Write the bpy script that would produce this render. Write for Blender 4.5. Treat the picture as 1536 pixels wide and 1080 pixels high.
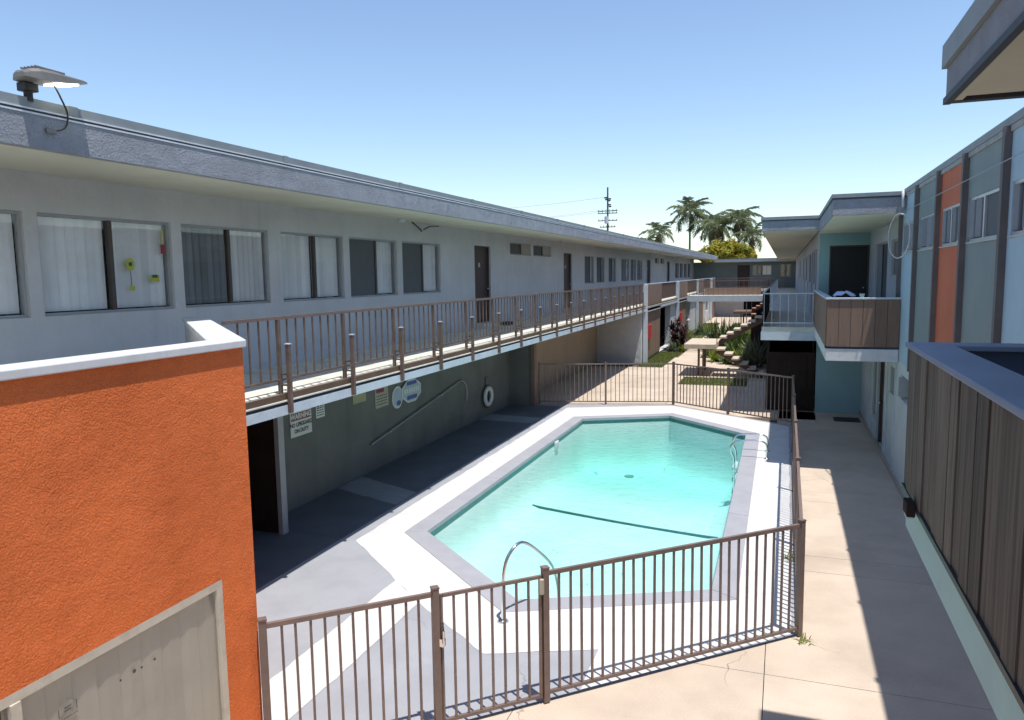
import bpy, bmesh, math, random
from mathutils import Vector, Matrix
R = math.radians
for o in list(bpy.data.objects): bpy.data.objects.remove(o)
S = bpy.context.scene; COL = S.collection
# ---------------------------------------------------------------- camera
EYE = 4.05
cd = bpy.data.cameras.new('camera'); cam = bpy.data.objects.new('camera', cd); COL.objects.link(cam)
cd.sensor_width = 36; cd.sensor_fit = 'HORIZONTAL'; cd.lens = 1123 / 1536 * 36
cd.clip_start = .05; cd.clip_end = 3000
yaw, pitch, roll = R(20.0), R(6.43), R(-.87)
fw = Vector((-math.sin(yaw) * math.cos(pitch), math.cos(yaw) * math.cos(pitch), -math.sin(pitch)))
rt = Vector((math.cos(yaw), math.sin(yaw), 0)); up = rt.cross(fw)
r2 = rt * math.cos(roll) + up * math.sin(roll); u2 = up * math.cos(roll) - rt * math.sin(roll)
cam.matrix_world = Matrix(((r2.x, u2.x, -fw.x, 0), (r2.y, u2.y, -fw.y, 0), (r2.z, u2.z, -fw.z, EYE), (0, 0, 0, 1)))
S.camera = cam
# ---------------------------------------------------------------- sky, sun, exposure
SUN = Vector((.2, -.14, 1.0))
W = bpy.data.worlds.new('World'); S.world = W; W.use_nodes = True
nt = W.node_tree; bg = nt.nodes['Background']
sk = nt.nodes.new('ShaderNodeTexSky'); sk.sky_type = 'NISHITA'; sk.sun_disc = False
sk.sun_elevation = math.atan2(1, math.hypot(.2, .14)); sk.sun_rotation = math.atan2(.2, -.14)
sk.altitude = 30; sk.air_density = 1.0; sk.dust_density = .3; sk.ozone_density = 2.0
nt.links.new(sk.outputs[0], bg.inputs[0]); bg.inputs[1].default_value = .15
sl = bpy.data.lights.new('sun', 'SUN'); sun = bpy.data.objects.new('sun', sl); COL.objects.link(sun)
sl.energy = 4.3; sl.angle = R(.53); sl.color = (1, .955, .89)
sun.rotation_euler = (-SUN).to_track_quat('-Z', 'Y').to_euler(); sun.location = (0, 0, 30)
S.view_settings.view_transform = 'Standard'; S.view_settings.look = 'None'; S.view_settings.gamma = 1
S.view_settings.use_curve_mapping = False; S.view_settings.exposure = .36
S.render.engine = 'CYCLES'
try: S.cycles.max_bounces = 10; S.cycles.diffuse_bounces = 5; S.cycles.transparent_max_bounces = 16
except Exception: pass

# ---------------------------------------------------------------- materials
def mat(name, col, rough=.7, var=.12, vs=1.5, bump=0., bs=60., metal=0., spec=.4, col2=None, c2s=.8, c2lo=.5, c2hi=.75,
        streak=None, fine=.0, fs=120., rnd=0., bdist=.01, bdet=4, drip=0., crack=0., bump2=0., bs2=5.):
    m = bpy.data.materials.new(name); m.use_nodes = True
    t = m.node_tree; N = t.nodes; Lk = t.links.new; b = N['Principled BSDF']
    b.inputs['Roughness'].default_value = rough; b.inputs['Metallic'].default_value = metal
    b.inputs['Specular IOR Level'].default_value = spec
    g = N.new('ShaderNodeNewGeometry'); pos = g.outputs['Position']
    if streak:
        mp = N.new('ShaderNodeMapping'); mp.inputs['Scale'].default_value = streak; Lk(pos, mp.inputs[0]); pos2 = mp.outputs[0]
    else: pos2 = pos
    def noise(sc, det=5, p=pos2):
        n = N.new('ShaderNodeTexNoise'); n.inputs['Scale'].default_value = sc; n.inputs['Detail'].default_value = det
        n.inputs['Roughness'].default_value = .6; Lk(p, n.inputs['Vector']); return n.outputs['Fac']
    def mix(f, a, c, mode='MIX'):
        x = N.new('ShaderNodeMix'); x.data_type = 'RGBA'; x.blend_type = mode
        for sock, v in ((x.inputs[0], f), (x.inputs[6], a), (x.inputs[7], c)):
            if hasattr(v, 'links') or isinstance(v, bpy.types.NodeSocket): Lk(v, sock)
            else: sock.default_value = v if not isinstance(v, tuple) else (*v, 1)
        return x.outputs[2]
    def ramp(f, lo, hi):
        r = N.new('ShaderNodeMapRange'); r.inputs[1].default_value = lo; r.inputs[2].default_value = hi; Lk(f, r.inputs[0]); return r.outputs[0]
    lo = tuple(c * (1 - var) for c in col); hi = tuple(min(1, c * (1 + var)) for c in col)
    c = mix(ramp(noise(vs), .3, .7), lo, hi)
    if col2: c = mix(ramp(noise(c2s, 7), c2lo, c2hi), c, col2)
    if fine:
        f = ramp(noise(fs, 2), .35, .65)
        c = mix(f, c, mix(1.0, c, tuple([1 - fine] * 3), 'MULTIPLY'))
    if drip:
        mp2 = N.new('ShaderNodeMapping'); mp2.inputs['Scale'].default_value = (5, 5, .35); Lk(pos, mp2.inputs[0])
        f = ramp(noise(1.0, 6, mp2.outputs[0]), .52, .78); f2 = ramp(noise(.35, 3, pos), .35, .65)
        mm_ = N.new('ShaderNodeMath'); mm_.operation = 'MULTIPLY'; Lk(f, mm_.inputs[0]); Lk(f2, mm_.inputs[1])
        c = mix(mm_.outputs[0], c, mix(1.0, c, (1 - drip, 1 - drip, 1 - drip * .95), 'MULTIPLY'))
    if crack:
        dn = N.new('ShaderNodeTexNoise'); dn.inputs['Scale'].default_value = 2.2; dn.inputs['Detail'].default_value = 5; Lk(pos, dn.inputs['Vector'])
        ad = N.new('ShaderNodeVectorMath'); ad.operation = 'MULTIPLY_ADD'; ad.inputs[1].default_value = (.55, .55, 0); Lk(dn.outputs['Color'], ad.inputs[0]); Lk(pos, ad.inputs[2])
        vo = N.new('ShaderNodeTexVoronoi'); vo.feature = 'DISTANCE_TO_EDGE'; vo.inputs['Scale'].default_value = .33; Lk(ad.outputs[0], vo.inputs['Vector'])
        r_ = N.new('ShaderNodeMapRange'); r_.inputs[1].default_value = .0008; r_.inputs[2].default_value = .0022; r_.inputs[3].default_value = 1; r_.inputs[4].default_value = 0; Lk(vo.outputs['Distance'], r_.inputs[0])
        f2 = ramp(noise(.45, 3, pos), .48, .58); mm_ = N.new('ShaderNodeMath'); mm_.operation = 'MULTIPLY'; Lk(r_.outputs[0], mm_.inputs[0]); Lk(f2, mm_.inputs[1])
        c = mix(mm_.outputs[0], c, mix(1.0, c, (1 - crack, 1 - crack, 1 - crack), 'MULTIPLY'))
        st = ramp(noise(6.0, 8, pos), .62, .8); f3 = ramp(noise(.6, 2, pos), .5, .7); m3 = N.new('ShaderNodeMath'); m3.operation = 'MULTIPLY'; Lk(st, m3.inputs[0]); Lk(f3, m3.inputs[1])
        c = mix(m3.outputs[0], c, mix(1.0, c, (.72, .70, .68), 'MULTIPLY'))
    if rnd:
        oi = N.new('ShaderNodeObjectInfo'); h = N.new('ShaderNodeHueSaturation')
        r = N.new('ShaderNodeMapRange'); r.inputs[3].default_value = 1 - rnd; r.inputs[4].default_value = 1 + rnd
        Lk(oi.outputs['Random'], r.inputs[0]); Lk(r.outputs[0], h.inputs['Value']); Lk(c, h.inputs['Color']); c = h.outputs[0]
    Lk(c, b.inputs['Base Color'])
    if bump:
        bn = N.new('ShaderNodeBump'); bn.inputs['Strength'].default_value = bump; bn.inputs['Distance'].default_value = bdist
        Lk(noise(bs, bdet), bn.inputs['Height']); Lk(bn.outputs[0], b.inputs['Normal'])
        if bump2:
            b2_ = N.new('ShaderNodeBump'); b2_.inputs['Strength'].default_value = 1; b2_.inputs['Distance'].default_value = bump2
            Lk(noise(bs2, 3, pos), b2_.inputs['Height']); Lk(b2_.outputs[0], bn.inputs['Normal'])
    return m

def leaf(name, col, col2, rough=.5, sc=2.0, trans=.25):
    m = mat(name, col, rough, .25, sc * 3, col2=col2, c2s=sc, c2lo=.42, c2hi=.62, spec=.3)
    t = m.node_tree; b = t.nodes['Principled BSDF']; o = t.nodes['Material Output']
    tr = t.nodes.new('ShaderNodeBsdfTranslucent'); mx = t.nodes.new('ShaderNodeMixShader'); mx.inputs[0].default_value = trans
    src = b.inputs['Base Color'].links[0].from_socket
    t.links.new(src, tr.inputs[0]); t.links.new(b.outputs[0], mx.inputs[1]); t.links.new(tr.outputs[0], mx.inputs[2]); t.links.new(mx.outputs[0], o.inputs[0])
    return m

def fresnel(t, ior):   # same reflectance from either side of a thin sheet
    N = t.nodes; fr = N.new('ShaderNodeFresnel'); ge = N.new('ShaderNodeNewGeometry'); mr = N.new('ShaderNodeMapRange')
    mr.inputs[3].default_value = ior; mr.inputs[4].default_value = 1 / ior
    t.links.new(ge.outputs['Backfacing'], mr.inputs[0]); t.links.new(mr.outputs[0], fr.inputs[0]); return fr
def glass(name, tint=(.96, .97, .97), ior=1.5, rough=.02):
    m = bpy.data.materials.new(name); m.use_nodes = True; t = m.node_tree; N = t.nodes; N.remove(N['Principled BSDF'])
    tr = N.new('ShaderNodeBsdfTransparent'); tr.inputs[0].default_value = (*tint, 1)
    gl = N.new('ShaderNodeBsdfGlossy'); gl.inputs['Roughness'].default_value = rough
    fr = fresnel(t, ior); mx = N.new('ShaderNodeMixShader')
    t.links.new(fr.outputs[0], mx.inputs[0]); t.links.new(tr.outputs[0], mx.inputs[1]); t.links.new(gl.outputs[0], mx.inputs[2])
    t.links.new(mx.outputs[0], N['Material Output'].inputs[0]); return m

def emit(name, col, st):
    m = bpy.data.materials.new(name); m.use_nodes = True; b = m.node_tree.nodes['Principled BSDF']
    b.inputs['Base Color'].default_value = (*col, 1); b.inputs['Emission Color'].default_value = (*col, 1); b.inputs['Emission Strength'].default_value = st
    return m

M = {}
M['orange'] = mat('orange_stucco', (.86, .215, .068), .85, .10, 1.1, bump2=.035, bs2=4.5, bump=1.0, bs=75, bdist=.018, bdet=5, spec=.12, fine=.16, fs=110, col2=(.72, .17, .054), c2s=.9, c2lo=.52, c2hi=.8, drip=.14)
M['fascia'] = mat('blue_grey_stucco', (.30, .318, .355), .85, .12, 2, bump=1, bs=48, bdist=.03, bdet=6, drip=.3, bump2=.05, bs2=4, spec=.2)
M['flash'] = mat('roof_flashing', (.21, .235, .25), .6, .12, 2.5, spec=.4, bump=.15, bs=8)
M['trim_light'] = mat('pale_metal_trim', (.55, .58, .62), .5, .1, 3)
M['trim_dark'] = mat('dark_gap_strip', (.05, .06, .075), .7, .1)
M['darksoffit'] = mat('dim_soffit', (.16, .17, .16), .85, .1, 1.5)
M['soffit'] = mat('cream_soffit', (.58, .56, .46), .8, .08, 1.2, bump=.1, bs=60, col2=(.46, .44, .36), c2s=.6)
M['wallgrey'] = mat('pale_grey_stucco', (.55, .565, .585), .85, .06, 1.3, drip=.18, bump2=.03, bs2=3, bump=.35, bs=80, spec=.2, col2=(.485, .50, .515), c2s=.7, c2lo=.5, c2hi=.9)
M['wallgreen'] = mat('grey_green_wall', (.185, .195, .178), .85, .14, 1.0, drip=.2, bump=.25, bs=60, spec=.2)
M['beigewall'] = mat('beige_stucco', (.42, .36, .29), .85, .08, 1.0, bump=.25, bs=60)
M['coverboard'] = mat('grey_beige_board', (.36, .34, .31), .8, .08, 3)
M['palewall'] = mat('pale_grey_blue_wall', (.50, .56, .58), .8, .06, 1.3, col2=(.42, .47, .48), c2s=1.2, bump=.12)
M['white'] = mat('white_paint', (.60, .61, .63), .6, .06, 2.5, col2=(.42, .41, .39), c2s=4, c2lo=.58, c2hi=.85, bump=.05, bs=40, drip=.2)
M['whiteblue'] = mat('pale_blue_paint', (.52, .58, .64), .6, .08, 2.5, col2=(.42, .46, .5), c2s=3, c2lo=.55, c2hi=.85)
M['roof'] = mat('gravel_roof', (.32, .32, .33), .95, .2, 6, bump=.6, bs=70)
M['brown'] = mat('brown_metal', (.175, .122, .103), .45, .15, 7, spec=.5, rnd=.12, col2=(.12, .075, .055), c2s=9, c2lo=.6, c2hi=.8, bump=.05, bs=120)
M['brownrust'] = mat('weathered_brown_metal', (.15, .105, .085), .5, .2, 6, spec=.4, col2=(.10, .06, .045), c2s=5)
M['bedge'] = mat('dark_brown_edge', (.12, .075, .05), .6, .15, 4)
M['floor2'] = mat('pale_deck_coating', (.62, .60, .53), .8, .08, 4, col2=(.45, .43, .38), c2s=3, bump=.1)
M['conc'] = mat('beige_concrete', (.55, .455, .365), .85, .10, 1.1, spec=.2, col2=(.40, .325, .26), c2s=.7, c2lo=.5, c2hi=.8, fine=.10, fs=60, bump=.12, bs=90, rnd=.04, crack=.55)
M['soil'] = mat('brown_soil', (.12, .09, .065), .95, .3, 3, bump=.6, bs=30)
M['deck'] = mat('grey_deck_paint', (.33, .34, .37), .7, .06, 1.5, spec=.3, col2=(.28, .29, .315), c2s=1.6, c2lo=.48, c2hi=.8, fine=.04, fs=90, bump=.05, bs=70, crack=.3)
M['deckwhite'] = mat('white_deck_paint', (.60, .595, .585), .7, .05, 1.5, spec=.3, col2=(.47, .465, .46), c2s=2.2, c2lo=.5, c2hi=.85, bump=.05, bs=70, crack=.3)
M['terrace'] = mat('dark_blue_grey_paint', (.12, .135, .16), .6, .16, 1.5, spec=.3, fine=.05, fs=90)  # deck colour darkened to deepen the shade under the balcony
M['terracewhite'] = mat('worn_pale_stripe', (.26, .28, .30), .7, .12, 2.5, spec=.3)  # white stripe colour darkened the same way, for balcony shade
M['coping'] = mat('grey_coping', (.33, .333, .365), .65, .07, 2.5, spec=.3, bump=.06, bs=60)
M['plaster'] = mat('pool_plaster', (.76, .80, .77), .7, .05, 1.0, col2=(.66, .73, .70), c2s=.9)
M['litter'] = mat('sunken_leaf', (.30, .33, .24), .9, .3, 5)
M['drain'] = mat('drain_grille', (.25, .33, .32), .5, .2, 8)
M['tile'] = mat('teal_tile', (.03, .14, .14), .3, .2, 10)
M['wood'] = mat('weathered_board', (.128, .112, .088), .8, .35, 2.0, streak=(16, 16, .7), col2=(.06, .056, .044), c2s=1.6, c2lo=.42, c2hi=.66, bump=.6, bs=4, rnd=.32)
M['wood2'] = mat('brown_board', (.21, .135, .10), .75, .2, 2.0, streak=(14, 14, .9), col2=(.14, .09, .07), c2s=2, bump=.3, bs=4, rnd=.12)
M['brownpanel'] = mat('brown_panel', (.22, .15, .115), .7, .1, 1.5, bump=.1, rnd=.05)
M['navy'] = mat('navy_paint', (.075, .115, .20), .55, .1, 2, bump=.06)
M['cap'] = mat('blue_grey_cap', (.17, .22, .31), .5, .1, 2, bump=.08, bs=25)
M['turq'] = mat('pale_turquoise_paint', (.36, .585, .56), .75, .07, 1.2, col2=(.30, .47, .48), c2s=1.2, bump=.12)
M['teal'] = mat('teal_wall', (.27, .42, .45), .8, .06, 1.2, bump=.15)
M['lblue'] = mat('light_blue_panel', (.37, .50, .585), .75, .06, 1.3, drip=.12, bump=.12)
M['gpanel'] = mat('grey_green_panel', (.21, .25, .25), .75, .07, 1.3, drip=.15, bump=.12)
M['opanel'] = mat('burnt_orange_panel', (.50, .13, .06), .75, .07, 1.3, drip=.15, bump=.12)
M['batten'] = mat('dark_plum_batten', (.13, .118, .115), .7, .15, 3)
M['alum'] = mat('aluminium_frame', (.5, .51, .52), .4, .06, 4, metal=.6)
M['bronze'] = mat('bronze_frame', (.075, .06, .055), .5, .1, 4)
M['frame'] = mat('painted_frame', (.34, .355, .375), .6, .06, 3)
M['cream'] = mat('cream_frame', (.58, .52, .43), .55, .08, 4, col2=(.45, .39, .31), c2s=6)
M['blind'] = mat('vinyl_blind', (.84, .84, .86), .6, .05, 3, rnd=.13)
M['blindtan'] = mat('tan_vinyl_blind', (.56, .50, .42), .6, .05, 3, rnd=.05)
M['blindgrey'] = mat('dim_blind', (.22, .24, .26), .6, .08, 3, rnd=.15)
M['screen'] = mat('insect_screen', (.10, .11, .12), .8, .05, 3)
M['dark'] = mat('dark_interior', (.016, .016, .018), .9, .1)
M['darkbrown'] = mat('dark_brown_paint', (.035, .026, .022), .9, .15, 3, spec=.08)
M['door'] = mat('dark_brown_door', (.055, .03, .027), .5, .15, 3)
M['blackdoor'] = mat('black_door', (.012, .013, .016), .4, .1)
M['red'] = mat('red_metal', (.55, .05, .05), .45, .1, 4)
M['steel'] = mat('stainless_steel', (.72, .73, .74), .16, .04, 6, metal=1)
M['black'] = mat('black_plastic', (.02, .02, .022), .5, .1)
M['lampgrey'] = mat('lamp_housing', (.20, .185, .165), .45, .12, 8, metal=.4)
M['lamp'] = emit('lamp_lens', (1, .9, .68), 9)
M['glass'] = glass('window_glass')
M['glassd'] = glass('reflective_glass', (.7, .75, .78), 1.9)
M['turf'] = leaf('turf_green', (.115, .15, .035), (.16, .17, .05), .8, 4, .1)
M['lawn'] = leaf('lawn_green', (.10, .15, .035), (.20, .20, .06), .8, 1, .1)
M['palm'] = leaf('palm_green', (.20, .24, .125), (.27, .30, .17), .45, .8, .55)  # frond green paled to stand in for distance haze
M['palmdead'] = leaf('palm_straw', (.22, .17, .07), (.14, .10, .05), .7, .8)
M['trunk'] = mat('palm_trunk', (.20, .165, .13), .9, .2, 4, bump=.5, bs=20)
M['yellowleaf'] = leaf('yellow_leaf', (.42, .34, .035), (.22, .24, .03), .6, 1.3, .4)
M['redleaf'] = leaf('dark_red_leaf', (.045, .02, .022), (.09, .04, .035), .4, 3)
M['greenleaf'] = leaf('green_leaf', (.06, .10, .03), (.10, .14, .04), .4, 3)
M['limeleaf'] = leaf('lime_leaf', (.18, .24, .03), (.24, .27, .05), .5, 4)
M['paleleaf'] = leaf('grey_green_leaf', (.16, .19, .13), (.10, .13, .08), .5, 3)
M['poleleg'] = mat('weathered_pole', (.10, .085, .07), .85, .2, 2)
M['signwhite'] = mat('sign_white', (.72, .76, .72), .5, .04, 4)
M['signyellow'] = mat('sign_yellow', (.42, .42, .24), .6, .06, 4)
M['signtan'] = mat('sign_tan', (.45, .43, .34), .6, .06, 4)
M['signred'] = mat('sign_red', (.28, .03, .05), .5, .1, 4)
M['signblue'] = mat('sign_blue', (.06, .12, .36), .5, .1, 4)
M['signpale'] = mat('sign_pale_blue', (.42, .55, .66), .5, .08, 8)
M['greyink'] = mat('grey_print', (.16, .15, .14), .6, .05)
M['ink'] = mat('sign_ink', (.06, .065, .07), .6, .05)
M['neon'] = mat('neon_yellow_plastic', (.42, .46, .07), .5, .1, 10)
M['cloth'] = mat('pale_blue_cloth', (.50, .58, .80), .9, .06, 6, bump=.2)
M['whitecable'] = mat('white_cable', (.52, .53, .56), .5, .05)
M['stair'] = mat('stair_concrete', (.52, .43, .34), .85, .12, 3, bump=.2)
M['stairsteel'] = mat('brown_stringer', (.15, .095, .07), .6, .15, 4)
M['copper'] = mat('orange_plastic_box', (.45, .2, .12), .6, .1)

# ---------------------------------------------------------------- mesh helpers
class MB:
    def __init__(s): s.v = []; s.f = []
    def quad(s, *p):
        i = len(s.v); s.v += [Vector(q) for q in p]; s.f.append(tuple(range(i, i + len(p)))); return s
    def hexa(s, P):   # 8 points: bottom 4 ccw, top 4 ccw
        i = len(s.v); s.v += [Vector(q) for q in P]
        for f in ((3, 2, 1, 0), (4, 5, 6, 7), (0, 1, 5, 4), (1, 2, 6, 5), (2, 3, 7, 6), (3, 0, 4, 7)): s.f.append(tuple(i + k for k in f))
        return s
    def box(s, x0, x1, y0, y1, z0, z1):
        return s.hexa([(x0, y0, z0), (x1, y0, z0), (x1, y1, z0), (x0, y1, z0), (x0, y0, z1), (x1, y0, z1), (x1, y1, z1), (x0, y1, z1)])
    def beam(s, a, b, w, h, upv=(0, 0, 1)):
        a, b = Vector(a), Vector(b); d = (b - a).normalized(); u = Vector(upv)
        if abs(d.dot(u)) > .98: u = Vector((0, 1, 0))
        r = d.cross(u).normalized(); u = r.cross(d)
        c = [(-w / 2, -h / 2), (w / 2, -h / 2), (w / 2, h / 2), (-w / 2, h / 2)]
        return s.hexa([a + r * p + u * q for p, q in c] + [b + r * p + u * q for p, q in c])
    def prism(s, pts, z0, z1):
        i = len(s.v); n = len(pts)
        s.v += [Vector((p[0], p[1], z0)) for p in pts] + [Vector((p[0], p[1], z1)) for p in pts]
        s.f.append(tuple(i + k for k in reversed(range(n)))); s.f.append(tuple(i + n + k for k in range(n)))
        for k in range(n): s.f.append((i + k, i + (k + 1) % n, i + n + (k + 1) % n, i + n + k))
        return s
    def tube(s, path, rad, n=8, cap=True):
        path = [Vector(p) for p in path]; rs = rad if isinstance(rad, (list, tuple)) else [rad] * len(path)
        base = len(s.v); prev = None
        for k, p in enumerate(path):
            d = (path[min(k + 1, len(path) - 1)] - path[max(k - 1, 0)]).normalized()
            u = prev if prev is not None else (Vector((0, 0, 1)) if abs(d.z) < .9 else Vector((1, 0, 0)))
            r = d.cross(u).normalized(); u = r.cross(d); prev = u
            for j in range(n):
                a = 2 * math.pi * j / n; s.v.append(p + (r * math.cos(a) + u * math.sin(a)) * rs[k])
        for k in range(len(path) - 1):
            for j in range(n):
                a = base + k * n + j; b = base + k * n + (j + 1) % n; s.f.append((a, b, b + n, a + n))
        if cap:
            s.f.append(tuple(base + j for j in reversed(range(n)))); e = base + (len(path) - 1) * n; s.f.append(tuple(e + j for j in range(n)))
        return s
    def build(s, name, m, parent=None, smooth=False, bevel=0):
        off = wloc(parent) if parent else Vector((0, 0, 0))
        me = bpy.data.meshes.new(name); me.from_pydata([tuple(v - off) for v in s.v], [], s.f); me.update()
        b = bmesh.new(); b.from_mesh(me); bmesh.ops.recalc_face_normals(b, faces=b.faces); b.to_mesh(me); b.free()
        if smooth: me.polygons.foreach_set('use_smooth', [True] * len(me.polygons))
        o = bpy.data.objects.new(name, me); COL.objects.link(o)
        me.materials.append(M[m] if isinstance(m, str) else m)
        if parent: o.parent = parent
        if bevel:
            bv = o.modifiers.new('bevel', 'BEVEL'); bv.width = bevel; bv.segments = 2; bv.limit_method = 'ANGLE'
        return o
def wloc(o):
    v = Vector((0, 0, 0))
    while o: v += o.location; o = o.parent
    return v
def thing(name, label, cat, loc=(0, 0, 0), group=None):
    o = bpy.data.objects.new(name, None); COL.objects.link(o); o.location = loc; o.empty_display_size = .2
    return tag(o, label, cat, group)
def tag(o, label, cat, group=None):
    o['label'] = label; o['category'] = cat
    if group: o['group'] = group
    return o
def struct(o): o['kind'] = 'structure'; return o
def inst(name, me, parent, loc, scale=(1, 1, 1), rot=(0, 0, 0)):
    o = bpy.data.objects.new(name, me); COL.objects.link(o); o.parent = parent; o.location = Vector(loc) - wloc(parent); o.scale = scale; o.rotation_euler = rot
    return o
def mesh(mb, name, m):
    o = mb.build(name, m); me = o.data; bpy.data.objects.remove(o); return me
def solo(mb, name, m, label, cat, loc, group=None, **k):   # thing of one mesh with its origin at loc
    mb2 = MB(); mb2.v = [v - Vector(loc) for v in mb.v]; mb2.f = mb.f
    o = mb2.build(name, m, **k); o.location = loc; return tag(o, label, cat, group)

class Basis:   # u along a wall, w outwards, z up
    def __init__(s, o, u, n): s.o = Vector((*o, 0)); s.u = Vector((*u, 0)).normalized(); s.n = Vector((*n, 0)).normalized()
    def p(s, u, w, z): return s.o + s.u * u + s.n * w + Vector((0, 0, z))
    def box(s, mb, u0, u1, w0, w1, z0, z1):
        return mb.hexa([s.p(u0, w0, z0), s.p(u1, w0, z0), s.p(u1, w1, z0), s.p(u0, w1, z0), s.p(u0, w0, z1), s.p(u1, w0, z1), s.p(u1, w1, z1), s.p(u0, w1, z1)])
    def wall(s, u0, u1, z0, z1, openings=(), depth=.16, w=0):
        mb = MB(); us = sorted({u0, u1, *[a for o in openings for a in o[:2]]}); us = [a for a in us if u0 <= a <= u1]
        zs = sorted({z0, z1, *[a for o in openings for a in o[2:4]]}); zs = [a for a in zs if z0 <= a <= z1]
        for i in range(len(us) - 1):
            for j in range(len(zs) - 1):
                cu, cz = (us[i] + us[i + 1]) / 2, (zs[j] + zs[j + 1]) / 2
                if any(o[0] < cu < o[1] and o[2] < cz < o[3] for o in openings): continue
                mb.quad(s.p(us[i], w, zs[j]), s.p(us[i + 1], w, zs[j]), s.p(us[i + 1], w, zs[j + 1]), s.p(us[i], w, zs[j + 1]))
        for a, b, c, d in [o[:4] for o in openings]:
            a, b = max(a, u0), min(b, u1)
            mb.quad(s.p(a, w, c), s.p(a, w - depth, c), s.p(a, w - depth, d), s.p(a, w, d)); mb.quad(s.p(b, w, c), s.p(b, w - depth, c), s.p(b, w - depth, d), s.p(b, w, d))
            mb.quad(s.p(a, w, d), s.p(a, w - depth, d), s.p(b, w - depth, d), s.p(b, w, d)); mb.quad(s.p(a, w, c), s.p(a, w - depth, c), s.p(b, w - depth, c), s.p(b, w, c))
        # a back face a little behind, so that the wall has thickness
        mb.quad(s.p(u0, w, z1), s.p(u1, w, z1), s.p(u1, w - depth, z1), s.p(u0, w - depth, z1))
        return mb
def arc(pts, k=8):   # smooth a polyline by Catmull-Rom
    P = [Vector(p) for p in pts]; P = [P[0]] + P + [P[-1]]; out = []
    for i in range(1, len(P) - 2):
        for j in range(k):
            t = j / k; a, b, c, d = P[i - 1], P[i], P[i + 1], P[i + 2]
            out.append(.5 * ((2 * b) + (c - a) * t + (2 * a - 5 * b + 4 * c - d) * t * t + (3 * b - a - 3 * c + d) * t ** 3))
    return out + [P[-2]]
rnd = random.Random(7)

def window(B, parent, u0, u1, z0, z1, mulls=(), bays=('blind',), w=-.06, fr=.035, fm='frame', mm='bronze', slatw=.12, gl='glass', slat=None, so=.075):
    """frame (part) with pane, mullion, slats, screens (sub-parts)"""
    mb = MB(); d0, d1 = w - .03, w + .02
    B.box(mb, u0, u1, d0, d1, z0, z0 + fr); B.box(mb, u0, u1, d0, d1, z1 - fr, z1)
    B.box(mb, u0, u0 + fr, d0, d1, z0 + fr, z1 - fr); B.box(mb, u1 - fr, u1, d0, d1, z0 + fr, z1 - fr)
    win = mb.build('window', fm, parent)
    edges = [u0 + fr, *mulls, u1 - fr]
    for mu in mulls:
        m2 = MB(); B.box(m2, mu - .03, mu + .03, d0, d1 + .012, z0 + fr, z1 - fr); m2.build('mullion', mm, win)
    b2 = MB(); b2.quad(B.p(u0, w - .35, z0 - .02), B.p(u1, w - .35, z0 - .02), B.p(u1, w - .35, z1 + .02), B.p(u0, w - .35, z1 + .02)); b2.build('room_back', 'dark', win)
    for k, kind in enumerate(bays):
        a, b = edges[k] + (.03 if k else 0), edges[k + 1] - (.03 if k < len(bays) - 1 else 0)
        p = MB(); B.box(p, a, b, w - .008, w - .002, z0 + fr, z1 - fr); p.build('pane', gl, win)
        if kind in ('blind', 'half', 'tan', 'dim'):
            mt = slat or {'blind': 'blind', 'half': 'blind', 'tan': 'blindtan', 'dim': 'blindgrey'}[kind]
            n = max(1, int(round((b - a) / slatw))); sw = (b - a) / n
            ang = R(rnd.uniform(5, 10)) if kind == 'blind' else R(4) if kind == 'tan' else R(40)
            for i in range(n):
                cu = a + (i + .5) * sw; hw = sw * (.475 if kind == 'blind' else .52); an = ang + R(rnd.uniform(-2.5, 2.5))
                du, dw = hw * math.cos(an), hw * math.sin(an); zb = z0 + fr + .015; zt = z1 - fr
                s = MB(); s.quad(B.p(cu - du, w - so - dw, zb), B.p(cu, w - so + .007, zb), B.p(cu, w - so + .007, zt), B.p(cu - du, w - so - dw, zt))
                s.quad(B.p(cu, w - so + .007, zb), B.p(cu + du, w - so + dw, zb), B.p(cu + du, w - so + dw, zt), B.p(cu, w - so + .007, zt))
                s.build('blind_slat', mt, win)
        elif kind == 'screen':
            s = MB(); B.box(s, a, b, w + .004, w + .008, z0 + fr, z1 - fr); s.build('insect_screen', 'screen', win)
        elif kind == 'board':
            s = MB(); B.box(s, a, b, w + .001, w + .012, z0 + fr, z1 - fr); s.build('cover_board', 'coverboard', win)
    return win
def door(B, parent, u0, u1, z0, z1, m='door', w=-.10, fm='bronze', knob=True):
    mb = MB(); B.box(mb, u0 + .04, u1 - .04, w - .045, w, z0 + .01, z1 - .04); d = mb.build('door', m, parent)
    f = MB()
    B.box(f, u0, u0 + .04, w - .03, w + .05, z0, z1); B.box(f, u1 - .04, u1, w - .03, w + .05, z0, z1); B.box(f, u0 + .04, u1 - .04, w - .03, w + .05, z1 - .04, z1)
    f.build('door_frame', fm, d)
    if knob:
        k = MB(); c = B.p(u1 - .13, w, z0 + .95); k.tube([c, c + B.n * .03, c + B.n * .035, c + B.n * .07], [.012, .012, .03, .022], 8); k.build('door_knob', 'steel', d, smooth=True)
    return d

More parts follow.
